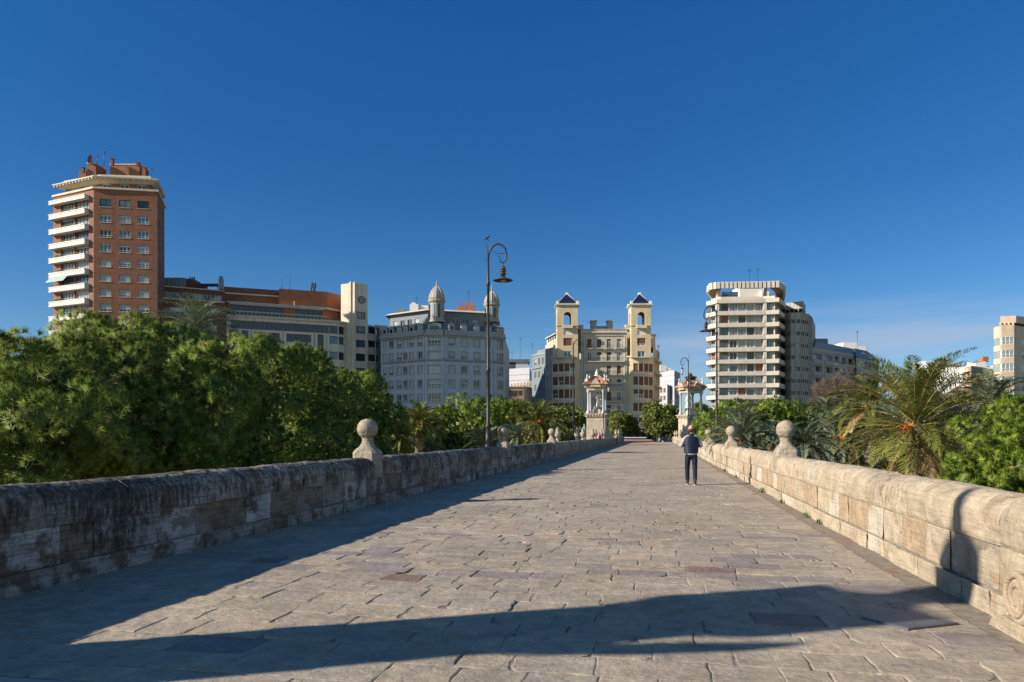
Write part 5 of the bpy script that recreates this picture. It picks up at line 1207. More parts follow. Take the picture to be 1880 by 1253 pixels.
# bird on the near lamp
bp = LP(31.6, .85) + ND * -.05; z = 9.98
m = MB()
rg = [(-.17, .004, -.035), (-.12, .014, -.03), (-.07, .03, -.01), (-.03, .045, .012), (.02, .05, .03), (.05, .042, .055), (.075, .03, .08), (.09, .029, .10), (.108, .024, .105), (.125, .010, .10), (.145, .002, .096)]
vs = []; 
for a, rr, dz in rg:
    for k in range(10): t = 2 * math.pi * k / 10; vs.append(bp + ND * a + TD * (rr * math.cos(t)) + Vector((0, 0, z + dz + rr * math.sin(t))))
m.add(vs, [(i * 10 + k, i * 10 + (k + 1) % 10, (i + 1) * 10 + (k + 1) % 10, (i + 1) * 10 + k) for i in range(len(rg) - 1) for k in range(10)] + [tuple(range(10)), tuple(100 + k for k in range(10))], 0, .5, True)
for s_ in (-.012, .012): m.tube([bp + TD * s_ + Vector((0, 0, z - .01)), bp + TD * s_ + Vector((0, 0, z - .035))], .004, 4)
o = m.build('bird', 'hair', origin=tuple(bp + Vector((0, 0, z - .03)))); tag(o, 'small dark bird perched on top of the nearest lamp post', 'bird')

# ------------------------------------------------------------------ tiled shrines with saints
def shrine(pos, rz, label, wd=2.65, lantern=False, statue_off=0.0):
    r = thing('statue_shrine', (pos.x, pos.y, 0), label, 'shrine', 'baroque shrines on the bridge', rz)
    h = wd / 2; c, s_ = math.cos(rz), math.sin(rz)
    def Wd(x, y, z): return Vector((pos.x + c * x - s_ * y, pos.y + s_ * x + c * y, z))
    def bx(m, x0, x1, y0, y1, z0, z1, mi=0): 
        P = [Wd(*p) for p in ((x0, y0, z0), (x1, y0, z0), (x1, y1, z0), (x0, y1, z0), (x0, y0, z1), (x1, y0, z1), (x1, y1, z1), (x0, y1, z1))]
        m.add(P, [(0, 3, 2, 1), (4, 5, 6, 7), (0, 1, 5, 4), (1, 2, 6, 5), (2, 3, 7, 6), (3, 0, 4, 7)], mi)
    m = MB()
    for i in range(9):
        q = h - .0 - (i % 2) * .008; bx(m, -q, q, -q, q, -.1 + i * .445, -.1 + (i + 1) * .445 - .002)
    bx(m, -h - .12, h + .12, -h - .12, h + .12, -.12, .35); m.build('pillar', 'shrine_stone', r)
    m = MB(); bx(m, -h - .05, h + .05, -h - .05, h + .05, 3.91, 4.02); bx(m, -h - .28, h + .28, -h - .28, h + .28, 4.32, 4.46)
    for k in range(7):
        u = -h - .1 + (2 * h + .2) * (k + .5) / 7 - .1
        bx(m, u, u + .2, -h - .22, h + .22, 4.0, 4.33); bx(m, -h - .22, h + .22, u, u + .2, 4.0, 4.329)
    m.build('corbel_cornice', 'shrine_stone', r)
    co = h - .25
    for sx in (-1, 1):
        for sy in (-1, 1):
            q = Wd(sx * co, sy * co, 0); m = MB(); m.lathe(q.x, q.y, [(.36, 4.46), (.36, 4.62), (.22, 4.85), (.2, 4.95), (.17, 5.0), (.155, 7.3), (.19, 7.4), (.26, 7.62), (.27, 7.75)], 12); m.build('column', 'shrine_marble', r)
    m = MB(); bx(m, -.55, .55, -.5, .5, 4.46, 5.1); bx(m, -.4, .4, -.38, .38, 5.1, 5.45); m.build('statue_plinth', 'shrine_stone', r)
    m = MB(); bx(m, -h + .02, h - .02, -h + .02, h - .02, 7.75, 8.1); bx(m, -h - .1, h + .1, -h - .1, h + .1, 8.1, 8.25)
    for k in range(9):
        u = -h - .2 + (2 * h + .4) * (k + .5) / 9 - .08; bx(m, u, u + .16, -h - .3, h + .3, 8.26, 8.5); bx(m, -h - .3, h + .3, u, u + .16, 8.26, 8.499)
    m.build('entablature', 'shrine_stone', r)
    # tiled roof: ridged hip
    m = MB(); n = 15; H2 = h + .5
    for side in range(4):
        a = side * math.pi / 2
        for k in range(n):
            u0, u1 = -H2 + 2 * H2 * k / n, -H2 + 2 * H2 * (k + 1) / n; um = (u0 + u1) / 2
            def pt(u, t, z): 
                x, y = u * (1 - t * .78), -H2 * (1 - t * .78); return Wd(x * math.cos(a) - y * math.sin(a), x * math.sin(a) + y * math.cos(a), z)
            zz_ = lambda t: 8.5 + 1.25 * t ** .85
            for t0, t1 in ((0, .33), (.33, .66), (.66, 1)):
                for (ua, ub, za, zb) in ((u0, um, 0, .13), (um, u1, .13, 0)):
                    m.add([pt(ua, t0, zz_(t0) + za), pt(ub, t0, zz_(t0) + zb), pt(ub, t1, zz_(t1) + zb), pt(ua, t1, zz_(t1) + za)], [(0, 1, 2, 3)])
    P = [Wd(sx * H2, sy * H2, 8.499) for sx, sy in ((-1, -1), (1, -1), (1, 1), (-1, 1))]; m.add(P, [(3, 2, 1, 0)])
    m.build('tiled_roof', 'roof_tile_red', r)
    for side in range(4): # scrolled gable in the middle of each eave
        a = side * math.pi / 2; m = MB(); g_ = [(-.75, 8.2), (-.72, 8.55), (-.5, 8.75), (-.42, 9.0), (-.2, 9.15), (0, 9.45), (.2, 9.15), (.42, 9.0), (.5, 8.75), (.72, 8.55), (.75, 8.2)]
        def gp_(u, y, z): return Wd(u * math.cos(a) - y * math.sin(a), u * math.sin(a) + y * math.cos(a), z)
        k_ = len(g_); m.add([gp_(u, -h - .42, z) for u, z in g_] + [gp_(u, -h - .12, z) for u, z in g_], [(i, (i + 1) % k_, k_ + (i + 1) % k_, k_ + i) for i in range(k_)] + [tuple(range(k_ - 1, -1, -1)), tuple(range(k_, 2 * k_))]); m.build('roof_gable', 'shrine_stone', r)
    for sx in (-1, 1):
        for sy in (-1, 1):
            q = Wd(sx * (h - .1), sy * (h - .1), 0); m = MB(); m.lathe(q.x, q.y, [(.22, 8.5), (.26, 8.95), (.14, 9.1), (.2, 9.3), (.1, 9.45), (.05, 9.6), (.14, 9.75), (.03, 10.05)], 8); m.build('roof_pinnacle', 'statue_stone', r)
    m = MB(); q = Wd(0, 0, 0); m.lathe(q.x, q.y, [(.5, 9.55), (.45, 9.9), (.2, 10.1), (.3, 10.3), (.12, 10.5), (.05, 10.8)] if not lantern else [(.75, 9.4), (.7, 9.95), (1.0, 10.05), (.85, 10.2), (.3, 10.35), (.2, 10.6), (.08, 10.8)], 8); m.build('roof_crown', 'statue_stone' if not lantern else 'iron', r)
    # the saint: robed figure
    st = thing('saint_statue', tuple(Wd(statue_off, 0, 5.45)), label_st(label), 'statue', 'saint statues in the shrines')
    cx, cy = Wd(statue_off, 0, 0).x, Wd(statue_off, 0, 0).y; m = MB(); H0 = 5.45
    rg = [(z_ * 1.12, a_ * 1.3, b_ * 1.2) for z_, a_, b_ in [(0, .36, .3), (.25, .33, .27), (.7, .29, .23), (1.05, .26, .21), (1.25, .29, .21), (1.5, .31, .2), (1.62, .27, .17), (1.7, .1, .1), (1.76, .085, .09), (1.8, .12, .13), (1.9, .14, .155), (2.0, .12, .14), (2.07, .05, .06)]]
    vs = []
    for z, a, b2 in rg:
        for k in range(20): t = 2 * math.pi * k / 20; f = 1 + (.07 * math.sin(5 * t + z * 2) if z < 1.2 else 0); vs.append((cx + a * f * math.cos(t), cy + b2 * f * math.sin(t), H0 + z))
    m.add(vs, [(i * 20 + k, i * 20 + (k + 1) % 20, (i + 1) * 20 + (k + 1) % 20, (i + 1) * 20 + k) for i in range(len(rg) - 1) for k in range(20)] + [tuple(range(20)), tuple(240 + k for k in range(20))], 0, .5, True)
    m.tube([(cx - .27, cy, H0 + 1.5), (cx - .42, cy - .08, H0 + 1.2), (cx - .25, cy - .3, H0 + 1.15), (cx - .05, cy - .33, H0 + 1.3)], [.1, .11, .09, .05], 8); m.tube([(cx + .27, cy, H0 + 1.5), (cx + .4, cy - .1, H0 + 1.2), (cx + .22, cy - .3, H0 + 1.0), (cx + .02, cy - .32, H0 + 1.05)], [.1, .11, .09, .05], 8)
    m.build('figure', 'statue_stone', st)
def label_st(l): return 'pale stone saint standing under the left shrine roof' if 'left' in l else 'pale stone saint standing under the right shrine roof'
pl_ = LP(105, 2.15); shrine(Vector((pl_.x, pl_.y, 0)), math.radians(-14), 'tiled baroque shrine on a sunlit stone pillar, on the left parapet', statue_off=.35)
pr_ = RP(112, 2.05); shrine(Vector((pr_.x, pr_.y, 0)), math.radians(21), 'tiled shrine on a shaded stone pillar, on the right parapet behind the man', lantern=True, statue_off=-.4)

# ------------------------------------------------------------------ plants
def unit(v): return v / np.maximum(np.linalg.norm(v, axis=1, keepdims=True), 1e-9)
def needles(P, D, n, L, wd, spread, tone, tj=.12):
    """bursts of needle-shaped triangles round tuft centres P pointing along D"""
    T = len(P); p = np.repeat(P, n, 0); d = np.repeat(D, n, 0)
    dr = unit(d + RNG.normal(0, spread, (T * n, 3))); ln = L * RNG.uniform(.6, 1.1, (T * n, 1))
    b = p - dr * .02 + d * RNG.uniform(-.2, .05, (T * n, 1)) * L; tip = b + dr * ln
    sd = unit(np.cross(dr, RNG.normal(0, 1, (T * n, 3)))) * wd
    V = np.empty((T * n * 3, 3)); nr = unit(d + dr * .30); flip = (np.einsum('ij,ij->i', np.cross(2 * sd, tip - b + sd), nr) < 0)[:, None]
    V[0::3] = np.where(flip, b + sd, b - sd); V[1::3] = np.where(flip, b - sd, b + sd); V[2::3] = tip; needles.nrm = np.repeat(nr, 3, 0)
    Fc = np.arange(T * n * 3).reshape(-1, 3); tn = np.clip(np.repeat(tone, n) + RNG.normal(0, tj, T * n), 0, 1)
    return V, Fc, tn
def crown_points(blobs, dens, sub=(.19, .31), kf=.25, cov=1.5, shell=(.55, 1.05), tv=1.0):
    """tuft centres and outward directions over the sub-clumps of each ellipsoid (c, r)"""
    P, D, Tn = [], [], []
    for c, r in blobs:
        c, r = np.array(c), np.array(r); area = 4 * math.pi * ((r[0] * r[1]) ** 1.6 / 3 + (r[0] * r[2]) ** 1.6 / 3 + (r[1] * r[2]) ** 1.6 / 3) ** (1 / 1.6)
        ns = max(8, int(area / (math.pi * (r.mean() * kf) ** 2) * cov)); d = unit(RNG.normal(0, 1, (ns, 3)))
        sc = c + d * r * RNG.uniform(.70, 1.06, (ns, 1)); sr = r.mean() * RNG.uniform(*sub, (ns, 1)); base = RNG.normal(.5, .2 * tv, ns)
        nt = max(6, int(area * dens / ns)); dd = unit(RNG.normal(0, 1, (ns * nt, 3)) + np.repeat(d, nt, 0) * .7 + np.array([0, 0, .25]))
        p = np.repeat(sc, nt, 0) + dd * np.repeat(sr, nt, 0) * RNG.uniform(*shell, (ns * nt, 1)) * np.array([1, 1, .8])
        ni = int(area * dens * .3); di = unit(RNG.normal(0, 1, (ni, 3))); P.append(c + di * r * RNG.uniform(.15, .72, (ni, 1))); D.append(unit(di + RNG.normal(0, .5, (ni, 3)))); Tn.append(RNG.normal(.35, .12, ni))  # inner fill tufts coloured darker, for the shade inside the crown
        P.append(p); D.append(unit(dd + np.array([0, 0, .35]))); Tn.append(np.repeat(base, nt) + RNG.normal(0, .17 * tv, ns * nt))
    return np.vstack(P), np.vstack(D), np.concatenate(Tn)
def px_blob(px, py, Y, rx, ry, rd=None):
    s = Y / F; return ((WX(px, Y), Y, WZ(py, Y)), (rx * s, (rd or rx) * s, ry * s))
def trunk_mesh(root, base, blobs, r0=.28, matn='bark', lean=(0, 0)):
    m = MB(); b = Vector(base); cz = min(c[2] - r[2] * .4 for c, r in blobs); cx = sum(c[0] for c, r in blobs) / len(blobs); cy = sum(c[1] for c, r in blobs) / len(blobs)
    fork = Vector((b.x * .6 + cx * .4, b.y * .6 + cy * .4, b.z + (cz - b.z) * .6))
    m.tube([b, b.lerp(fork, .5) + Vector((.12, .05, 0)), fork], [r0, r0 * .85, r0 * .7], 10)
    for c, r in blobs:
        e = Vector(c); mid = fork.lerp(e, .5) + Vector((random.uniform(-.3, .3), random.uniform(-.3, .3), -.2)); m.tube([fork, mid, e], [r0 * .5, r0 * .35, r0 * .15], 7)
        for k in range(7):
            d = Vector((random.gauss(0, 1), random.gauss(0, 1), random.gauss(.3, .7))).normalized(); q = e + Vector((d.x * r[0], d.y * r[1], d.z * r[2])) * .8; s = mid.lerp(e, random.uniform(.3, 1)); m.tube([s, s.lerp(q, .5) + Vector((0, 0, -.1)), q], [r0 * .16, r0 * .1, r0 * .04], 5)
    return m.build('trunk', matn, root)
def pine(label, blobs, base, dens=26, n=26, L=.24, wd=.010, matn='pine_needles', grp='stone pines in the river park', spread=.72, r0=.28, name='pine_tree'):
    r = thing(name, base, label, 'pine tree' if 'pine' in name else 'tree', grp)
    trunk_mesh(r, base, blobs, r0)
    P, D, T = crown_points(blobs, dens, *(((.34, .50), .40, .95, (.84, 1.06), .5) if L < .4 else ())); V, Fc, tn = needles(P, D, n, L, wd, spread, np.clip(T, .02, .85) * .9)
    dead = np.repeat(RNG.random(len(P)) < .03, n); tn = np.where(dead, .97, tn)
    np_mesh('crown', V, Fc, matn, r, tn, nrm=needles.nrm); return r
def leafy(label, blobs, base, dens=22, sz=.16, matn='broad_leaves', grp='leafy trees round the far end of the bridge', name='leafy_tree', r0=.22, k=5, flat=.5, trunk=True):
    r = thing(name, base, label, 'tree', grp)
    if trunk: trunk_mesh(r, base, blobs, r0)
    P, D, T = crown_points(blobs, dens, sub=(.2, .42)); n = len(P) * k
    p = np.repeat(P, k, 0) + RNG.normal(0, sz * 1.1, (n, 3)); nn = unit(np.repeat(D, k, 0) + RNG.normal(0, .7, (n, 3))); a = unit(np.cross(nn, RNG.normal(0, 1, (n, 3)))); b = np.cross(nn, a)
    s = sz * RNG.uniform(.6, 1.3, (n, 1)); V = np.empty((n * 4, 3)); V[0::4] = p - a * s; V[1::4] = p + b * s * flat; V[2::4] = p + a * s; V[3::4] = p - b * s * flat
    np_mesh('crown', V, np.arange(n * 4).reshape(-1, 4), matn, r, np.clip(np.repeat(T, k) + RNG.normal(0, .1, n), 0, 1)); return r
G0 = PARK
pine('big pine filling the far left edge of the photo behind the parapet', [px_blob(-30, 735, 16.5, 125, 115), px_blob(75, 790, 15.5, 105, 100), px_blob(45, 680, 18, 95, 60), px_blob(-10, 850, 15, 100, 90)], (WX(20, 18.5), 18.5, G0), dens=44, n=46, L=.20, wd=.0075)
pine('tall pine in front of the brick tower, with the highest crown on the left', [px_blob(215, 700, 20.5, 120, 95), px_blob(165, 648, 22.5, 75, 48), px_blob(262, 643, 22.5, 82, 48), px_blob(335, 667, 23, 78, 54), px_blob(170, 800, 18.5, 120, 85)], (WX(230, 22), 22, G0), dens=44, n=46, L=.20, wd=.0075)
pine('pine with a rounded crown left of the first ball finial, partly in shade', [px_blob(330, 780, 20, 105, 90), px_blob(372, 710, 22, 85, 65), px_blob(300, 860, 19, 95, 60)], (WX(330, 21.5), 21.5, G0), dens=44, n=46, L=.20, wd=.0075)
pine('pine in front of the left end of the office building', [px_blob(445, 705, 26, 85, 70), px_blob(420, 664, 28, 60, 38), px_blob(455, 800, 25, 95, 80), px_blob(500, 690, 28, 62, 50)], (WX(455, 27), 27, G0), dens=48, n=32, L=.19, wd=.011)
pine('darker pine in front of the right half of the office building', [px_blob(560, 740, 31, 80, 78), px_blob(545, 690, 33, 60, 42), px_blob(600, 715, 34, 58, 46), px_blob(560, 830, 30, 90, 60)], (WX(565, 32), 32, G0), dens=40, n=28, L=.21, wd=.014)
pine('rightmost pine of the left row, just behind the first ball finial', [px_blob(655, 755, 37, 70, 62), px_blob(672, 722, 39, 45, 36), px_blob(640, 820, 36, 75, 50), px_blob(695, 800, 38, 38, 50)], (WX(660, 38), 38, G0), dens=34, n=26, L=.24, wd=.016)
pine('bright green pine at the right edge of the photo behind the sunlit parapet', [px_blob(1850, 815, 21, 84, 68), px_blob(1905, 775, 22, 76, 42), px_blob(1800, 855, 20.5, 52, 52), px_blob(1880, 880, 20, 85, 55), px_blob(1815, 880, 20.5, 60, 40)], (WX(1840, 21.5), 21.5, G0), dens=46, n=44, L=.19, wd=.0075, matn='pine_bright')
for px, py, Y, rx, ry, lb in ((60, 905, 19, 170, 60, 'dark evergreen shrub low behind the parapet at the far left'), (330, 890, 23, 150, 60, 'dark evergreen shrub under the pines below the brick tower'), (560, 870, 30, 130, 50, 'dark evergreen shrub under the pines left of the first ball finial')):
    leafy(lb, [px_blob(px, py, Y, rx, ry), px_blob(px - 90, py + 5, Y + 1, rx * .6, ry), px_blob(px + 90, py - 5, Y + 1.5, rx * .6, ry)], (WX(px, Y), Y, G0), dens=22, sz=.12, grp='shrubs under the pines', name='evergreen_shrub')
# rounder pines of the middle distance
pine('round bright pine behind the nearest lamp post, below the domed block', [px_blob(865, 768, 72, 62, 38), px_blob(815, 785, 70, 40, 32), px_blob(925, 765, 74, 34, 28), px_blob(880, 800, 70, 60, 30)], (WX(870, 73), 73, G0), dens=9, n=14, L=.42, wd=.035, matn='pine_bright')
for i, (px, py, Y, rx, ry, lb) in enumerate(((1325, 785, 92, 46, 34, 'low dense green tree at the left foot of the terraced block'), (1408, 765, 88, 42, 30, 'bright pine below the middle of the terraced block'), (1463, 772, 90, 42, 30, 'bright pine below the dark ribbed concrete block'), (1530, 775, 92, 45, 32, 'bright pine below the long grey flats'), (1350, 762, 98, 40, 24, 'green pine behind the blue-grey palm near the right lamp post'))):
    pine(lb, [px_blob(px, py, Y, rx, ry), px_blob(px - rx * .5, py + 14, Y - 1, rx * .7, ry * .8), px_blob(px + rx * .5, py + 10, Y + 1, rx * .7, ry * .8)], (WX(px, Y), Y, G0), dens=8, n=14, L=.48, wd=.04, matn='pine_bright')
# dark planes and figs by the far bank
for px, py, Y, rx, ry, lb, mt in ((1022, 782, 128, 28, 30, 'dark leafy tree left of the left shrine pillar', 'broad_leaves'), (1060, 778, 134, 28, 24, 'leafy tree directly behind the left shrine pillar, on its left', 'broad_leaves'), (1142, 780, 162, 20, 24, 'leafy tree between the left shrine and the shop front', 'broad_leaves'),
                              (1208, 772, 158, 34, 32, 'broad green tree above the red vehicle, left of the right shrine', 'broad_leaves'), (1290, 785, 150, 22, 34, 'leafy tree right of the right shrine pillar', 'broad_leaves'), (975, 790, 120, 26, 24, 'dark tree behind the palm with orange fruit, far left bank', 'broad_leaves'),
                              (958, 760, 118, 24, 20, 'small leafy tree under the ochre terrace', 'broad_leaves'), (1240, 780, 172, 22, 30, 'dark leafy tree behind the flat-headed street lamp', 'broad_leaves'), (1283, 765, 178, 16, 22, 'dark tree in the gap left of the terraced block', 'broad_leaves'),
                              (820, 830, 60, 70, 40, 'dark leafy tree low behind the left parapet between the first two finials', 'broad_leaves'), (745, 815, 56, 50, 40, 'dark shrub-like tree below the orange-fruited palm near the first finial', 'broad_leaves'), (1000, 815, 75, 40, 30, 'low leafy tree behind the third left finial', 'broad_leaves')):
    leafy(lb, [px_blob(px, py + ry * .1, Y, rx * .6, ry * .7)] + [px_blob(px + rx * random.uniform(-.75, .75), py + ry * random.uniform(-.6, .5), Y + random.uniform(-2, 2), rx * random.uniform(.28, .5), ry * random.uniform(.25, .42)) for _ in range(8)], (WX(px, Y), Y, G0 if Y < 140 else STREET), dens=7, sz=.32, matn=mt)
for px, py, Y, rx, ry, lb in ((1450, 850, 70, 75, 34, 'dark understorey tree behind the nearest right finial'), (1580, 862, 62, 80, 34, 'dark understorey tree left of the big palm trunk'), (1760, 862, 66, 90, 30, 'dark understorey tree between the big palm and the right pine'), (1680, 825, 85, 80, 28, 'shaded tree far behind the big palm crown'), (1345, 820, 66, 50, 30, 'dark tree low behind the second and third right finials')):
    leafy(lb, [px_blob(px, py, Y, rx, ry), px_blob(px - rx * .5, py + 6, Y + 3, rx * .6, ry * .8), px_blob(px + rx * .5, py + 8, Y + 2, rx * .6, ry * .7)], (WX(px, Y), Y, G0), dens=6, sz=.26, grp='understorey trees in the park')
# bare brownish trees
for px, py, Y, rx, ry, lb in ((1548, 725, 112, 48, 34, 'brown nearly bare tree in front of the grey flats'), (1772, 742, 96, 32, 20, 'brown nearly bare tree below the blank white wall')):
    r = thing('bare_tree', (WX(px, Y), Y, G0), lb, 'tree', 'nearly bare trees'); bl = [px_blob(px, py, Y, rx, ry), px_blob(px - rx * .4, py + 10, Y, rx * .7, ry * .7)]; trunk_mesh(r, r.location, bl, .3)
    P, D, T = crown_points(bl, 5); V, Fc, tn = needles(P, D, 12, 1.0, .022, .5, T); np_mesh('crown', V, Fc, 'bare_twigs', r, tn)

# ------------------------------------------------------------------ date palms
def palm(label, px, py, Y, R, matn='palm_leaves', fruit=0, nf=58, elmin=-62, ground=G0, dens=46, lw=.016, seed=1, tr=.26, droop=1.25, qp=.95):
    rs = np.random.default_rng(seed); c = np.array([WX(px, Y), Y, WZ(py, Y)]); R = R * Y / F
    r = thing('date_palm', (c[0], Y, ground), label, 'palm', 'date palms in the river park')
    m = MB(); n = 26; pts = []; rad = []
    for i in range(n + 1):
        t = i / n; pts.append((c[0] + .15 * math.sin(t * 2.5 + seed), Y, ground - .1 + (c[2] - ground + .1) * t)); rad.append(tr * (1.25 - .25 * t + (.09 if i % 2 else -.03)) * (1.25 if t > .93 else 1))
    m.tube(pts, rad, 10, smooth=False); m.build('trunk', 'palm_bark', r)
    V, T = [], []; rach = MB()
    for i in range(nf):
        q = (i + .5) / nf; az = i * 2.39996 + rs.normal(0, .15); el = math.radians(86 - (86 - elmin) * q ** qp + rs.normal(0, 5)); Lf = R * rs.uniform(.88, 1.12) * (.82 + .2 * math.sin(min(1, q * 1.5) * math.pi)); 
        old = q > .89 or rs.random() < .04; hd = np.array([math.cos(az), math.sin(az), 0]); p = c.copy() + np.array([0, 0, rs.uniform(-.2, .1)]); S_ = 16; ds = Lf / S_; ee = el; pts = [p.copy()]; dirs = []
        for s in range(S_):
            d = hd * math.cos(ee) + np.array([0, 0, math.sin(ee)]); dirs.append(d); p = p + d * ds; pts.append(p.copy()); ee -= droop / S_ * (.35 + 1.5 * s / S_) * (1.15 if el > -.2 else .5); ee = max(ee, -1.5)
        dirs.append(dirs[-1]); pts = np.array(pts); dirs = np.array(dirs)
        rach.tube([tuple(v) for v in pts], [max(.006, .028 * (1 - k / (S_ + 1))) * (R / 3.5) ** .5 for k in range(S_ + 1)], 4, tone=.93 if old else .8)
        t = np.linspace(.14, 1.0, dens); idx = t * S_; i0 = np.minimum(idx.astype(int), S_ - 1); fr = (idx - i0)[:, None]; b = pts[i0] * (1 - fr) + pts[i0 + 1] * fr; dv = dirs[i0]
        up0 = np.array([0, 0, 1.0]); sd = unit(np.cross(dv, up0 + hd * .01)); nn = unit(np.cross(sd, dv)); ll = (Lf * .17 * np.sin(np.clip(t * 1.05, 0, 1) * math.pi) ** .5 + .05 * Lf * (1 - t))[:, None]
        tn = (.93 + rs.normal(0, .04)) if old else np.clip(rs.normal(.42 + .22 * q, .13), 0, .8)
        for s_ in (-1, 1):
            dl = unit(sd * s_ * .75 + dv * .75 + nn * .42 + rs.normal(0, .13, (dens, 3)) - np.array([0, 0, .12 if not old else .6])); tip = b + dl * ll * rs.uniform(.85, 1.1, (dens, 1)) - np.array([0, 0, 1.0]) * ll * .12
            wv = unit(np.cross(dl, nn)) * lw; mid = b * .5 + tip * .5 + nn * ll * .05
            q4 = np.empty((dens * 4, 3)); q4[0::4] = b; q4[1::4] = mid - wv; q4[2::4] = tip; q4[3::4] = mid + wv; V.append(q4); T.append(np.full(dens, tn) + rs.normal(0, .05, dens))
    V = np.vstack(V); T = np.clip(np.concatenate(T), 0, 1); np_mesh('fronds', V, np.arange(len(V)).reshape(-1, 4), matn, r, T); rach.build('midribs', matn, r)
    for k in range(fruit):
        az = rs.uniform(math.pi * .9, math.pi * 2.1); m = MB(); d = Vector((math.cos(az), math.sin(az), 0)); b0 = Vector(c) + Vector((0, 0, -.05)); e = b0 + d * R * rs.uniform(.1, .17) + Vector((0, 0, R * rs.uniform(.0, .12)))
        for j in range(34):
            q = e + Vector((rs.normal(0, .055), rs.normal(0, .055), -abs(rs.normal(.0, .1)) - .02)) * R * .8; m.tube([b0.lerp(e, .6), e + Vector((0, 0, .04)), q], [.012, .012, .016], 4, tone=.5)
        m.build('fruit_cluster', 'date_orange', r)
    return r
palm('biggest date palm, right of centre, with a tall trunk and orange fruit stalks', 1680, 780, 24, 174, fruit=4, nf=100, elmin=-66, dens=70, lw=.013, seed=4, tr=.24, droop=.95, qp=1.25)
palm('palm with bright orange fruit just left of the big palm', 1597, 748, 36, 92, fruit=5, nf=60, dens=50, lw=.022, seed=5)
palm('palm with a small orange stalk behind the parapet, two left of the big palm', 1533, 800, 40, 82, fruit=2, nf=56, elmin=-72, seed=8, lw=.024, matn='palm_blue')
palm('palm right behind the nearest right ball finial', 1478, 815, 36, 66, nf=56, elmin=-78, seed=9, lw=.02, matn='palm_blue')
palm('small palm half hidden left of the nearest right ball finial', 1425, 800, 52, 48, nf=40, seed=10, lw=.03, matn='palm_blue')
palm('wide blue-grey palm beside the right lamp post', 1362, 805, 40, 84, nf=70, elmin=-40, seed=12, lw=.022, matn='palm_blue', fruit=2)
palm('short bright palm shoot between the two nearest right finials', 1412, 845, 33, 40, nf=26, elmin=10, seed=13, lw=.018)
palm('palm above the bright pines, in front of the grey flats', 1518, 755, 64, 44, nf=40, seed=14, lw=.04, matn='palm_blue')
palm('tall palm in front of the beige tower at the right', 1822, 742, 42, 84, nf=60, elmin=-45, seed=15, lw=.026, matn='palm_blue')
palm('palm behind the right edge of the big palm crown', 1748, 770, 34, 80, nf=50, elmin=-50, seed=16, lw=.02)
palm('slender palm trunk right of the big palm trunk', 1712, 800, 30, 70, nf=40, elmin=-70, seed=17, tr=.16)
palm('palm trunk left of the big palm trunk with drooping fronds', 1640, 800, 33, 74, nf=46, elmin=-80, seed=18, tr=.2)
palm('palm behind the big palm on its lower left', 1560, 815, 46, 66, nf=46, elmin=-80, seed=19, tr=.2, lw=.026)
palm('palm with orange fruit right of the pines on the left side', 768, 776, 50, 62, fruit=4, nf=54, elmin=-78, seed=20, lw=.03)
palm('palm with drooping fronds hard against the left pines', 733, 800, 47, 58, nf=46, elmin=-80, seed=21, lw=.028)
palm('palm with an orange centre left of the third left finial', 986, 776, 62, 66, fruit=3, nf=64, elmin=-84, seed=22, lw=.036)
palm('low palm with orange fruit beside the foot of the nearest lamp post', 893, 818, 42, 52, fruit=5, nf=44, elmin=-30, seed=23, lw=.022, matn='palm_blue')
palm('blue-grey palm right of the second left finial', 945, 800, 56, 42, nf=44, elmin=-60, seed=24, lw=.03, matn='palm_blue')
palm('small blue-green palm low between the first two left finials', 790, 825, 40, 34, nf=34, elmin=-30, seed=25, lw=.02, matn='palm_blue')
palm('tall palm rising over the pines in front of the dark brick flats', 362, 606, 62, 92, nf=58, elmin=-30, seed=26, lw=.03, matn='palm_blue', tr=.3)
palm('palm far behind the pale shrine pillar base on the left bank', 1045, 806, 92, 30, nf=34, seed=27, lw=.05)
# ------------------------------------------------------------------ people
DG = bpy.context.evaluated_depsgraph_get
def solid(parts_edges, extra=None, voxel=.012, sub=1):
    """grow a skinned skeleton, merge extra closed shapes, voxel-remesh into one continuous surface; returns a mesh"""
    verts, edges, rad = parts_edges
    me = bpy.data.meshes.new('tmp'); me.from_pydata(verts, edges, []); ob = bpy.data.objects.new('tmp', me); C.objects.link(ob)
    md = ob.modifiers.new('s', 'SKIN'); me.update()
    for i, sv in enumerate(me.skin_vertices[0].data): sv.radius = (rad[i], rad[i]); sv.use_root = (i == 0)
    if sub: sb = ob.modifiers.new('b', 'SUBSURF'); sb.levels = sub; sb.render_levels = sub
    bpy.context.view_layer.update(); m1 = bpy.data.meshes.new_from_object(ob.evaluated_get(DG()))
    V = [v.co.copy() for v in m1.vertices]; Fs = [tuple(p.vertices) for p in m1.polygons]
    for ev, ef in (extra or []):
        b = len(V); V += [Vector(v) for v in ev]; Fs += [tuple(b + i for i in f) for f in ef]
    bpy.data.objects.remove(ob); me2 = bpy.data.meshes.new('tmp2'); me2.from_pydata(V, [], Fs); ob = bpy.data.objects.new('tmp2', me2); C.objects.link(ob)
    rm = ob.modifiers.new('r', 'REMESH'); rm.mode = 'VOXEL'; rm.voxel_size = voxel; rm.use_smooth_shade = True
    bpy.context.view_layer.update(); out_ = bpy.data.meshes.new_from_object(ob.evaluated_get(DG())); bpy.data.objects.remove(ob)
    return out_
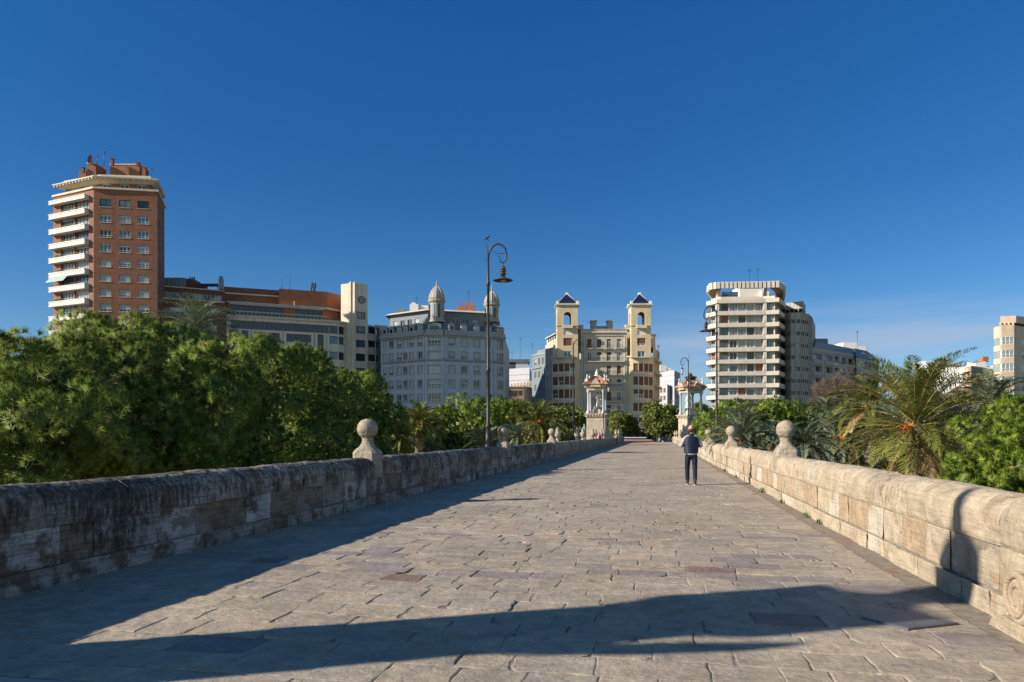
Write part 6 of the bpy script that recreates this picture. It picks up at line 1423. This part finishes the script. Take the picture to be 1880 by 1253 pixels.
def ell(c, r, seg=14, rings=10, f=None):
    vs = []; 
    for j in range(1, rings):
        th = math.pi * j / rings
        for k in range(seg):
            a = 2 * math.pi * k / seg; v = [c[0] + r[0] * math.sin(th) * math.cos(a), c[1] + r[1] * math.sin(th) * math.sin(a), c[2] + r[2] * math.cos(th)]
            if f: v = f(v)
            vs.append(tuple(v))
    vs += [(c[0], c[1], c[2] + r[2]), (c[0], c[1], c[2] - r[2])]; n = seg * (rings - 1)
    fs = [(j * seg + k, (j + 1) * seg + k, (j + 1) * seg + (k + 1) % seg, j * seg + (k + 1) % seg) for j in range(rings - 2) for k in range(seg)]
    fs += [(n, k, (k + 1) % seg) for k in range(seg)] + [(n + 1, (rings - 2) * seg + (k + 1) % seg, (rings - 2) * seg + k) for k in range(seg)]
    return vs, fs
def loft(rings, seg=20):
    """rings = (cx, cy, z, rx, ry)"""
    vs = [(cx + rx * math.cos(2 * math.pi * k / seg), cy + ry * math.sin(2 * math.pi * k / seg), z) for cx, cy, z, rx, ry in rings for k in range(seg)]; n = len(rings)
    return vs, [(i * seg + k, i * seg + (k + 1) % seg, (i + 1) * seg + (k + 1) % seg, (i + 1) * seg + k) for i in range(n - 1) for k in range(seg)] + [tuple(range(seg - 1, -1, -1)), tuple((n - 1) * seg + k for k in range(seg))]
def link_part(name, me, matn, root):
    me.materials.clear(); me.materials.append(MATS[matn]); o = bpy.data.objects.new(name, me); C.objects.link(o); o.parent = root; return o
def person(label, pos, rz, H=1.75, top='vest_navy', sleeve='shirt_grey', legs='jeans_blue', shoe='boot_brown', bald=True, arms='phone', vox=.012, step=.0, grp=None, quilt=True, skirt=False):
    """front of the figure is +y; every length is for a 1.8 m adult and scaled to H"""
    r = thing('person', (pos[0], pos[1], pos[2]), label, 'person', grp, rz); k = H / 1.8
    hip, kn, an = .93, .50, .09; E = []; V = []; R = []
    def n(p, rad, par=None):
        V.append(tuple(c * k for c in p)); R.append(rad * k); i = len(V) - 1
        if par is not None: E.append((par, i))
        return i
    pv = n((0, 0, .98), .115); sp = n((0, .005, 1.12), .105, pv); ch = n((0, 0, 1.32), .12, sp); nk = n((0, -.005, 1.48), .06, ch); hd0 = n((0, .015, 1.58), .058, nk)
    arm_pts = []; LA = []
    for s in (-1, 1):
        sh = n((s * .175, -.01, 1.42), .055, ch)
        if arms == 'phone': el, wr = (s * .32, -.03, 1.15), (s * .15, .19, 1.19)
        elif arms == 'front': el, wr = (s * .22, -.02, 1.13), (s * .12, .22, 1.10)
        else: el, wr = (s * .235, -.02, 1.14), (s * .25, .07, .89)
        e = n(el, .042, sh); w_ = n(wr, .027, e); arm_pts.append(((s * .175, -.01, 1.42), el, wr))
        dv = (Vector(wr) - Vector(el)).normalized(); inn = Vector((-s, .1, .15)).normalized() if arms != 'down' else Vector((0, 1, 0)); sd = dv.cross(inn).normalized()
        pm = Vector(wr) + dv * .05; p_ = n(tuple(pm), .026, w_)
        for f in range(4):
            off = sd * (.018 * (f - 1.5)); l1 = (.04, .046, .043, .034)[f]; a = pm + dv * .04 + off; b = a + dv * l1 * .8 + inn * .015; c = b + dv * .012 + inn * .028
            i1 = n(tuple(a), .0095, p_); i2 = n(tuple(b), .0088, i1); n(tuple(c), .008, i2)
        th = Vector(wr) + dv * .025 + sd * -.03; i1 = n(tuple(th), .011, w_); n(tuple(th + dv * .03 + inn * .025 - sd * .012), .009, i1)
        hp = n((s * .095, 0, .90), .085, pv); fy = step * s; k1 = n((s * .10, .03 + fy * .45, kn), .058, hp); a1 = n((s * .095, -.01 + fy, an), .038, k1); n((s * .105, .10 + fy, .04), .034, a1); LA.append((s, fy))
    hf = lambda v: [v[0], v[1] + (.012 * k if v[2] < 1.66 * k and v[1] > .05 * k else 0), v[2]]
    ex = [ell((0, .015 * k, 1.69 * k), (.084 * k, .103 * k, .122 * k), f=hf), ell((0, .112 * k, 1.675 * k), (.012 * k, .018 * k, .026 * k), 8, 6), ell((0, .095 * k, 1.632 * k), (.026 * k, .012 * k, .008 * k), 8, 6), ell((-.078 * k, .005 * k, 1.675 * k), (.012 * k, .02 * k, .033 * k), 8, 6), ell((.078 * k, .005 * k, 1.675 * k), (.012 * k, .02 * k, .033 * k), 8, 6)]
    link_part('body', solid((V, E, R), ex, vox), 'skin', r)
    for s in (-1, 1):
        m = MB(); vs, fs = ell((s * .03 * k, .103 * k, 1.695 * k), (.012 * k, .007 * k, .007 * k), 8, 6); m.add(vs, fs); me = bpy.data.meshes.new('eye'); me.from_pydata(vs, [], fs); link_part('eye', me, 'hair', r)
    # hair: full cap or a cropped fringe round a bald crown
    vs, fs = ell((0, .004 * k, (1.70 if not bald else 1.65) * k), (.088 * k, .108 * k, (.122 if not bald else .078) * k), f=lambda v: [v[0], min(v[1], (.045 if not bald else .0) * k), v[2]]); me = bpy.data.meshes.new('hair'); me.from_pydata(vs, [], fs); link_part('hair', me, 'hair', r)
    if not bald:
        vs, fs = ell((0, -.05 * k, 1.60 * k), (.075 * k, .05 * k, .12 * k)); me = bpy.data.meshes.new('hair'); me.from_pydata(vs, [], fs); link_part('hair', me, 'hair', r)
    # trousers
    tv, te, tr = [], [], []
    def t(p, rad, par=None):
        tv.append(tuple(c * k for c in p)); tr.append(rad * k); i = len(tv) - 1
        if par is not None: te.append((par, i))
        return i
    w0 = t((0, 0, .99), .13)
    for s, fy in LA:
        a = t((s * .092, 0, .88), .112, w0); b = t((s * .103, .015 + fy * .2, .68), .094, a); c = t((s * .107, .032 + fy * .45, .50), .080, b); d = t((s * .103, .0 + fy * .8, .28), .072, c); t((s * .097, -.01 + fy, .10), .066, d)
    link_part('trousers', solid((tv, te, tr), None, vox), legs, r)
    # sleeves + shirt
    sv, se, sr = [], [], []
    def q(p, rad, par=None):
        sv.append(tuple(c * k for c in p)); sr.append(rad * k); i = len(sv) - 1
        if par is not None: se.append((par, i))
        return i
    c0 = q((0, 0, 1.38), .12)
    for a, b, c in arm_pts:
        i = q(a, .07, c0); j = q(tuple((Vector(a) + Vector(b)) / 2), .064, i); j = q(b, .058, j); q(tuple(Vector(b).lerp(Vector(c), .93)), .043, j)
    ex2 = [loft([(0, 0, z * k, rx * k, ry * k) for z, rx, ry in ((.905, .185, .135), (.95, .19, .135), (1.1, .18, .13), (1.3, .19, .135), (1.42, .15, .11))])]
    link_part('shirt', solid((sv, se, sr), ex2, vox), sleeve, r)
    if quilt is not None:
        rg = []; z = .955
        while z < 1.455:
            t_ = (z - .955) / .5; rx = .208 + .012 * math.sin(t_ * 3.1) + (.014 if t_ > .5 else 0); ry = .150 + .008 * math.sin(t_ * 3.1)
            if t_ > .82: rx *= 1 - (t_ - .82) * .9; ry *= 1 - (t_ - .82) * .8
            bl = .012 * abs(math.sin((z - .955) / .055 * math.pi)) if quilt else 0; rg.append((0, -.004 * k, z * k, (rx + bl - .006) * k, (ry + bl) * k)); z += .0092 if quilt else .04
        rg += [(0, -.008 * k, 1.47 * k, .12 * k, .10 * k), (0, -.008 * k, 1.50 * k, .078 * k, .08 * k), (0, -.005 * k, 1.545 * k, .072 * k, .078 * k), (0, -.005 * k, 1.548 * k, .06 * k, .066 * k)]
        vs, fs = loft(rg, 28); me = bpy.data.meshes.new('vest'); me.from_pydata(vs, [], fs); me.polygons.foreach_set('use_smooth', [True] * len(fs)); link_part('vest' if quilt else 'jacket', me, top, r)
    for s, fy in LA:
        vs, fs = loft([(s * .1 * k, (.055 + fy) * k, .0 * k + .001, .048 * k, .135 * k), (s * .1 * k, (.055 + fy) * k, .016 * k, .05 * k, .138 * k)]); me = bpy.data.meshes.new('sole'); me.from_pydata(vs, [], fs); so_ = link_part('sole', me, 'sole_white', r)
        vs, fs = loft([(s * .1 * k, (.05 + fy) * k, .0162 * k, .049 * k, .134 * k), (s * .1 * k, (.045 + fy) * k, .06 * k, .046 * k, .118 * k), (s * .098 * k, (.01 + fy) * k, .09 * k, .046 * k, .075 * k), (s * .097 * k, (-.01 + fy) * k, .15 * k, .047 * k, .055 * k), (s * .097 * k, (-.01 + fy) * k, .19 * k, .047 * k, .053 * k)]); me = bpy.data.meshes.new('boot'); me.from_pydata(vs, [], fs); me.polygons.foreach_set('use_smooth', [True] * len(fs)); link_part('boot', me, shoe, r)
    if arms == 'phone':
        vs, fs = [(x * k, y * k, z * k) for x in (-.04, .04) for y in (.275, .285) for z in (1.19, 1.33)], [(0, 1, 3, 2), (4, 6, 7, 5), (0, 4, 5, 1), (2, 3, 7, 6), (0, 2, 6, 4), (1, 5, 7, 3)]
        me = bpy.data.meshes.new('mobile_phone'); me.from_pydata(vs, [], fs); me.materials.append(MATS['cloth_black']); o = bpy.data.objects.new('mobile_phone', me); C.objects.link(o); o.location = r.location; o.rotation_euler = r.rotation_euler
        tag(o, 'dark mobile phone held up by the walking man in the navy vest', 'phone')
    return r
YM = 2176.0 / (890.5 - HY)
person('person in a quilted navy vest, grey sleeves and jeans walking away, holding a phone', (WX(1269, YM), YM, .004), -math.atan(K) * .7, H=1.87, step=-.13)
YW = 83.5
person('person in a pink jacket and black trousers at the left parapet', (WX(1101, YW), YW, .004), math.radians(60), H=1.72, top='jacket_pink', sleeve='jacket_pink', legs='cloth_black', shoe='cloth_black', bald=False, arms='front', vox=.02, quilt=False)
YV = 110.0
person('person in black and white clothes leaning at the far left parapet', (WX(1131.5, YV), YV, .004), math.radians(80), H=1.7, top='cloth_black', sleeve='cloth_white', legs='cloth_black', shoe='cloth_black', bald=False, arms='front', vox=.025, quilt=False)
person('distant person in white standing at the far end of the bridge', (WX(1211, 153), 153, STREET + .01), math.radians(30), H=1.75, top='cloth_white', sleeve='cloth_white', legs='cloth_black', shoe='cloth_black', bald=False, arms='down', vox=.03, quilt=False)
person('distant person in dark top and pale trousers, right of the one in white', (WX(1217, 154), 154, STREET + .01), math.radians(-20), H=1.8, top='cloth_black', sleeve='cloth_black', legs='cloth_white', shoe='cloth_black', bald=False, arms='down', vox=.03, quilt=False)
# green bronze figure group in the park on the left bank
for dx, hh, lb in ((0, 2.6, 'tall verdigris figure of the park monument beside the left shrine'), (-1.2, 2.1, 'smaller verdigris figure of the park monument, left of the tall one'), (1.1, 2.0, 'smaller verdigris figure of the park monument, right of the tall one')):
    x, Y, z0 = WX(1073, 118) + dx, 118, 0.6; m = MB(); s = hh / 2.0
    rgs = [(0, .3, .26), (.5, .27, .22), (.95, .2, .17), (1.2, .22, .18), (1.5, .26, .17), (1.6, .2, .14), (1.66, .08, .08), (1.72, .1, .11), (1.84, .12, .13), (1.97, .06, .07)]
    vs = [(x + a * s * math.cos(2 * math.pi * k / 14), Y + b2 * s * math.sin(2 * math.pi * k / 14), z0 + z * s) for z, a, b2 in rgs for k in range(14)]
    m.add(vs, [(i * 14 + k, i * 14 + (k + 1) % 14, (i + 1) * 14 + (k + 1) % 14, (i + 1) * 14 + k) for i in range(len(rgs) - 1) for k in range(14)] + [tuple(range(14)), tuple(126 + k for k in range(14))], 0, .5, True)
    m.tube([(x + .2 * s, Y, z0 + 1.5 * s), (x + .45 * s, Y - .1, z0 + 1.7 * s), (x + .5 * s, Y - .1, z0 + 2.1 * s)], [.07, .06, .04], 6); m.tube([(x - .2 * s, Y, z0 + 1.5 * s), (x - .4 * s, Y - .1, z0 + 1.2 * s), (x - .3 * s, Y - .25, z0 + 1.0 * s)], [.07, .06, .04], 6)
    o = m.build('bronze_figure', 'verdigris', origin=(x, Y, z0)); tag(o, lb, 'statue', 'verdigris monument figures')
m = MB(); x = WX(1073, 118); m.lathe(x, 118, [(2.0, G0 - .1), (2.0, .3), (2.2, .4), (2.2, .6)], 12, smooth=False); o = m.build('monument_plinth', 'old_stone', origin=(x, 118, G0)); tag(o, 'round stone plinth under the verdigris figures', 'plinth')

# ------------------------------------------------------------------ red vehicle crossing beyond the bridge
x0, x1, Yc = WX(1147, 157), WX(1201, 157), 157.0; L_ = x1 - x0; zr = STREET + .006; r = thing('red_car', ((x0 + x1) / 2, Yc, zr), 'long red vehicle with a white roof passing beyond the end of the bridge', 'car')
prof = [(0, .32), (0, .95), (.01, 1.05), (.93, .98), (.985, .85), (1, .7), (1, .32)]
m = MB(); n = len(prof); vs = [(x0 + a * L_, Yc - .9, zr + z) for a, z in prof] + [(x0 + a * L_, Yc + .9, zr + z) for a, z in prof]
m.add(vs, [(i, (i + 1) % n, n + (i + 1) % n, n + i) for i in range(n)] + [tuple(range(n - 1, -1, -1)), tuple(range(n, 2 * n))]); m.build('body', 'car_red', r)
cab = [(.005, 1.051), (.015, 1.5), (.70, 1.48), (.84, 1.03)]; m = MB(); n = 4; vs = [(x0 + a * L_, Yc - .8, zr + z) for a, z in cab] + [(x0 + a * L_, Yc + .8, zr + z) for a, z in cab]
m.add(vs, [(i, (i + 1) % n, n + (i + 1) % n, n + i) for i in range(n)] + [tuple(range(n - 1, -1, -1)), tuple(range(n, 2 * n))]); m.build('windows', 'glass_dark', r)
m = MB(); m.prism([(x0 - .02, Yc - .92), (x1 + .02, Yc - .92), (x1 + .02, Yc + .92), (x0 - .02, Yc + .92)], zr + .3, zr + .66); m.build('side_skirt', 'cloth_black', r)
m = MB(); m.prism([(x0 - .02, Yc - .925), (x0 + .9 * L_, Yc - .925), (x0 + .9 * L_, Yc + .925), (x0 - .02, Yc + .925)], zr + .98, zr + 1.1); m.build('side_stripe', 'car_white', r)
m = MB(); m.prism([(x0, Yc - .84), (x0 + .71 * L_, Yc - .84), (x0 + .71 * L_, Yc + .84), (x0, Yc + .84)], zr + 1.48, zr + 1.66); m.build('roof', 'car_white', r)
for a in (.15, .8):
    for y in (-.92, .72):
        m = MB(); c = (x0 + a * L_, zr + .34); rg = [(c[0] + .34 * math.cos(2 * math.pi * k / 20), c[1] + .34 * math.sin(2 * math.pi * k / 20)) for k in range(20)]
        m.add([(p[0], Yc + y, p[1]) for p in rg] + [(p[0], Yc + y + .2, p[1]) for p in rg], [(k, (k + 1) % 20, 20 + (k + 1) % 20, 20 + k) for k in range(20)] + [tuple(range(20)), tuple(range(39, 19, -1))]); m.build('wheel', 'tyre', r)
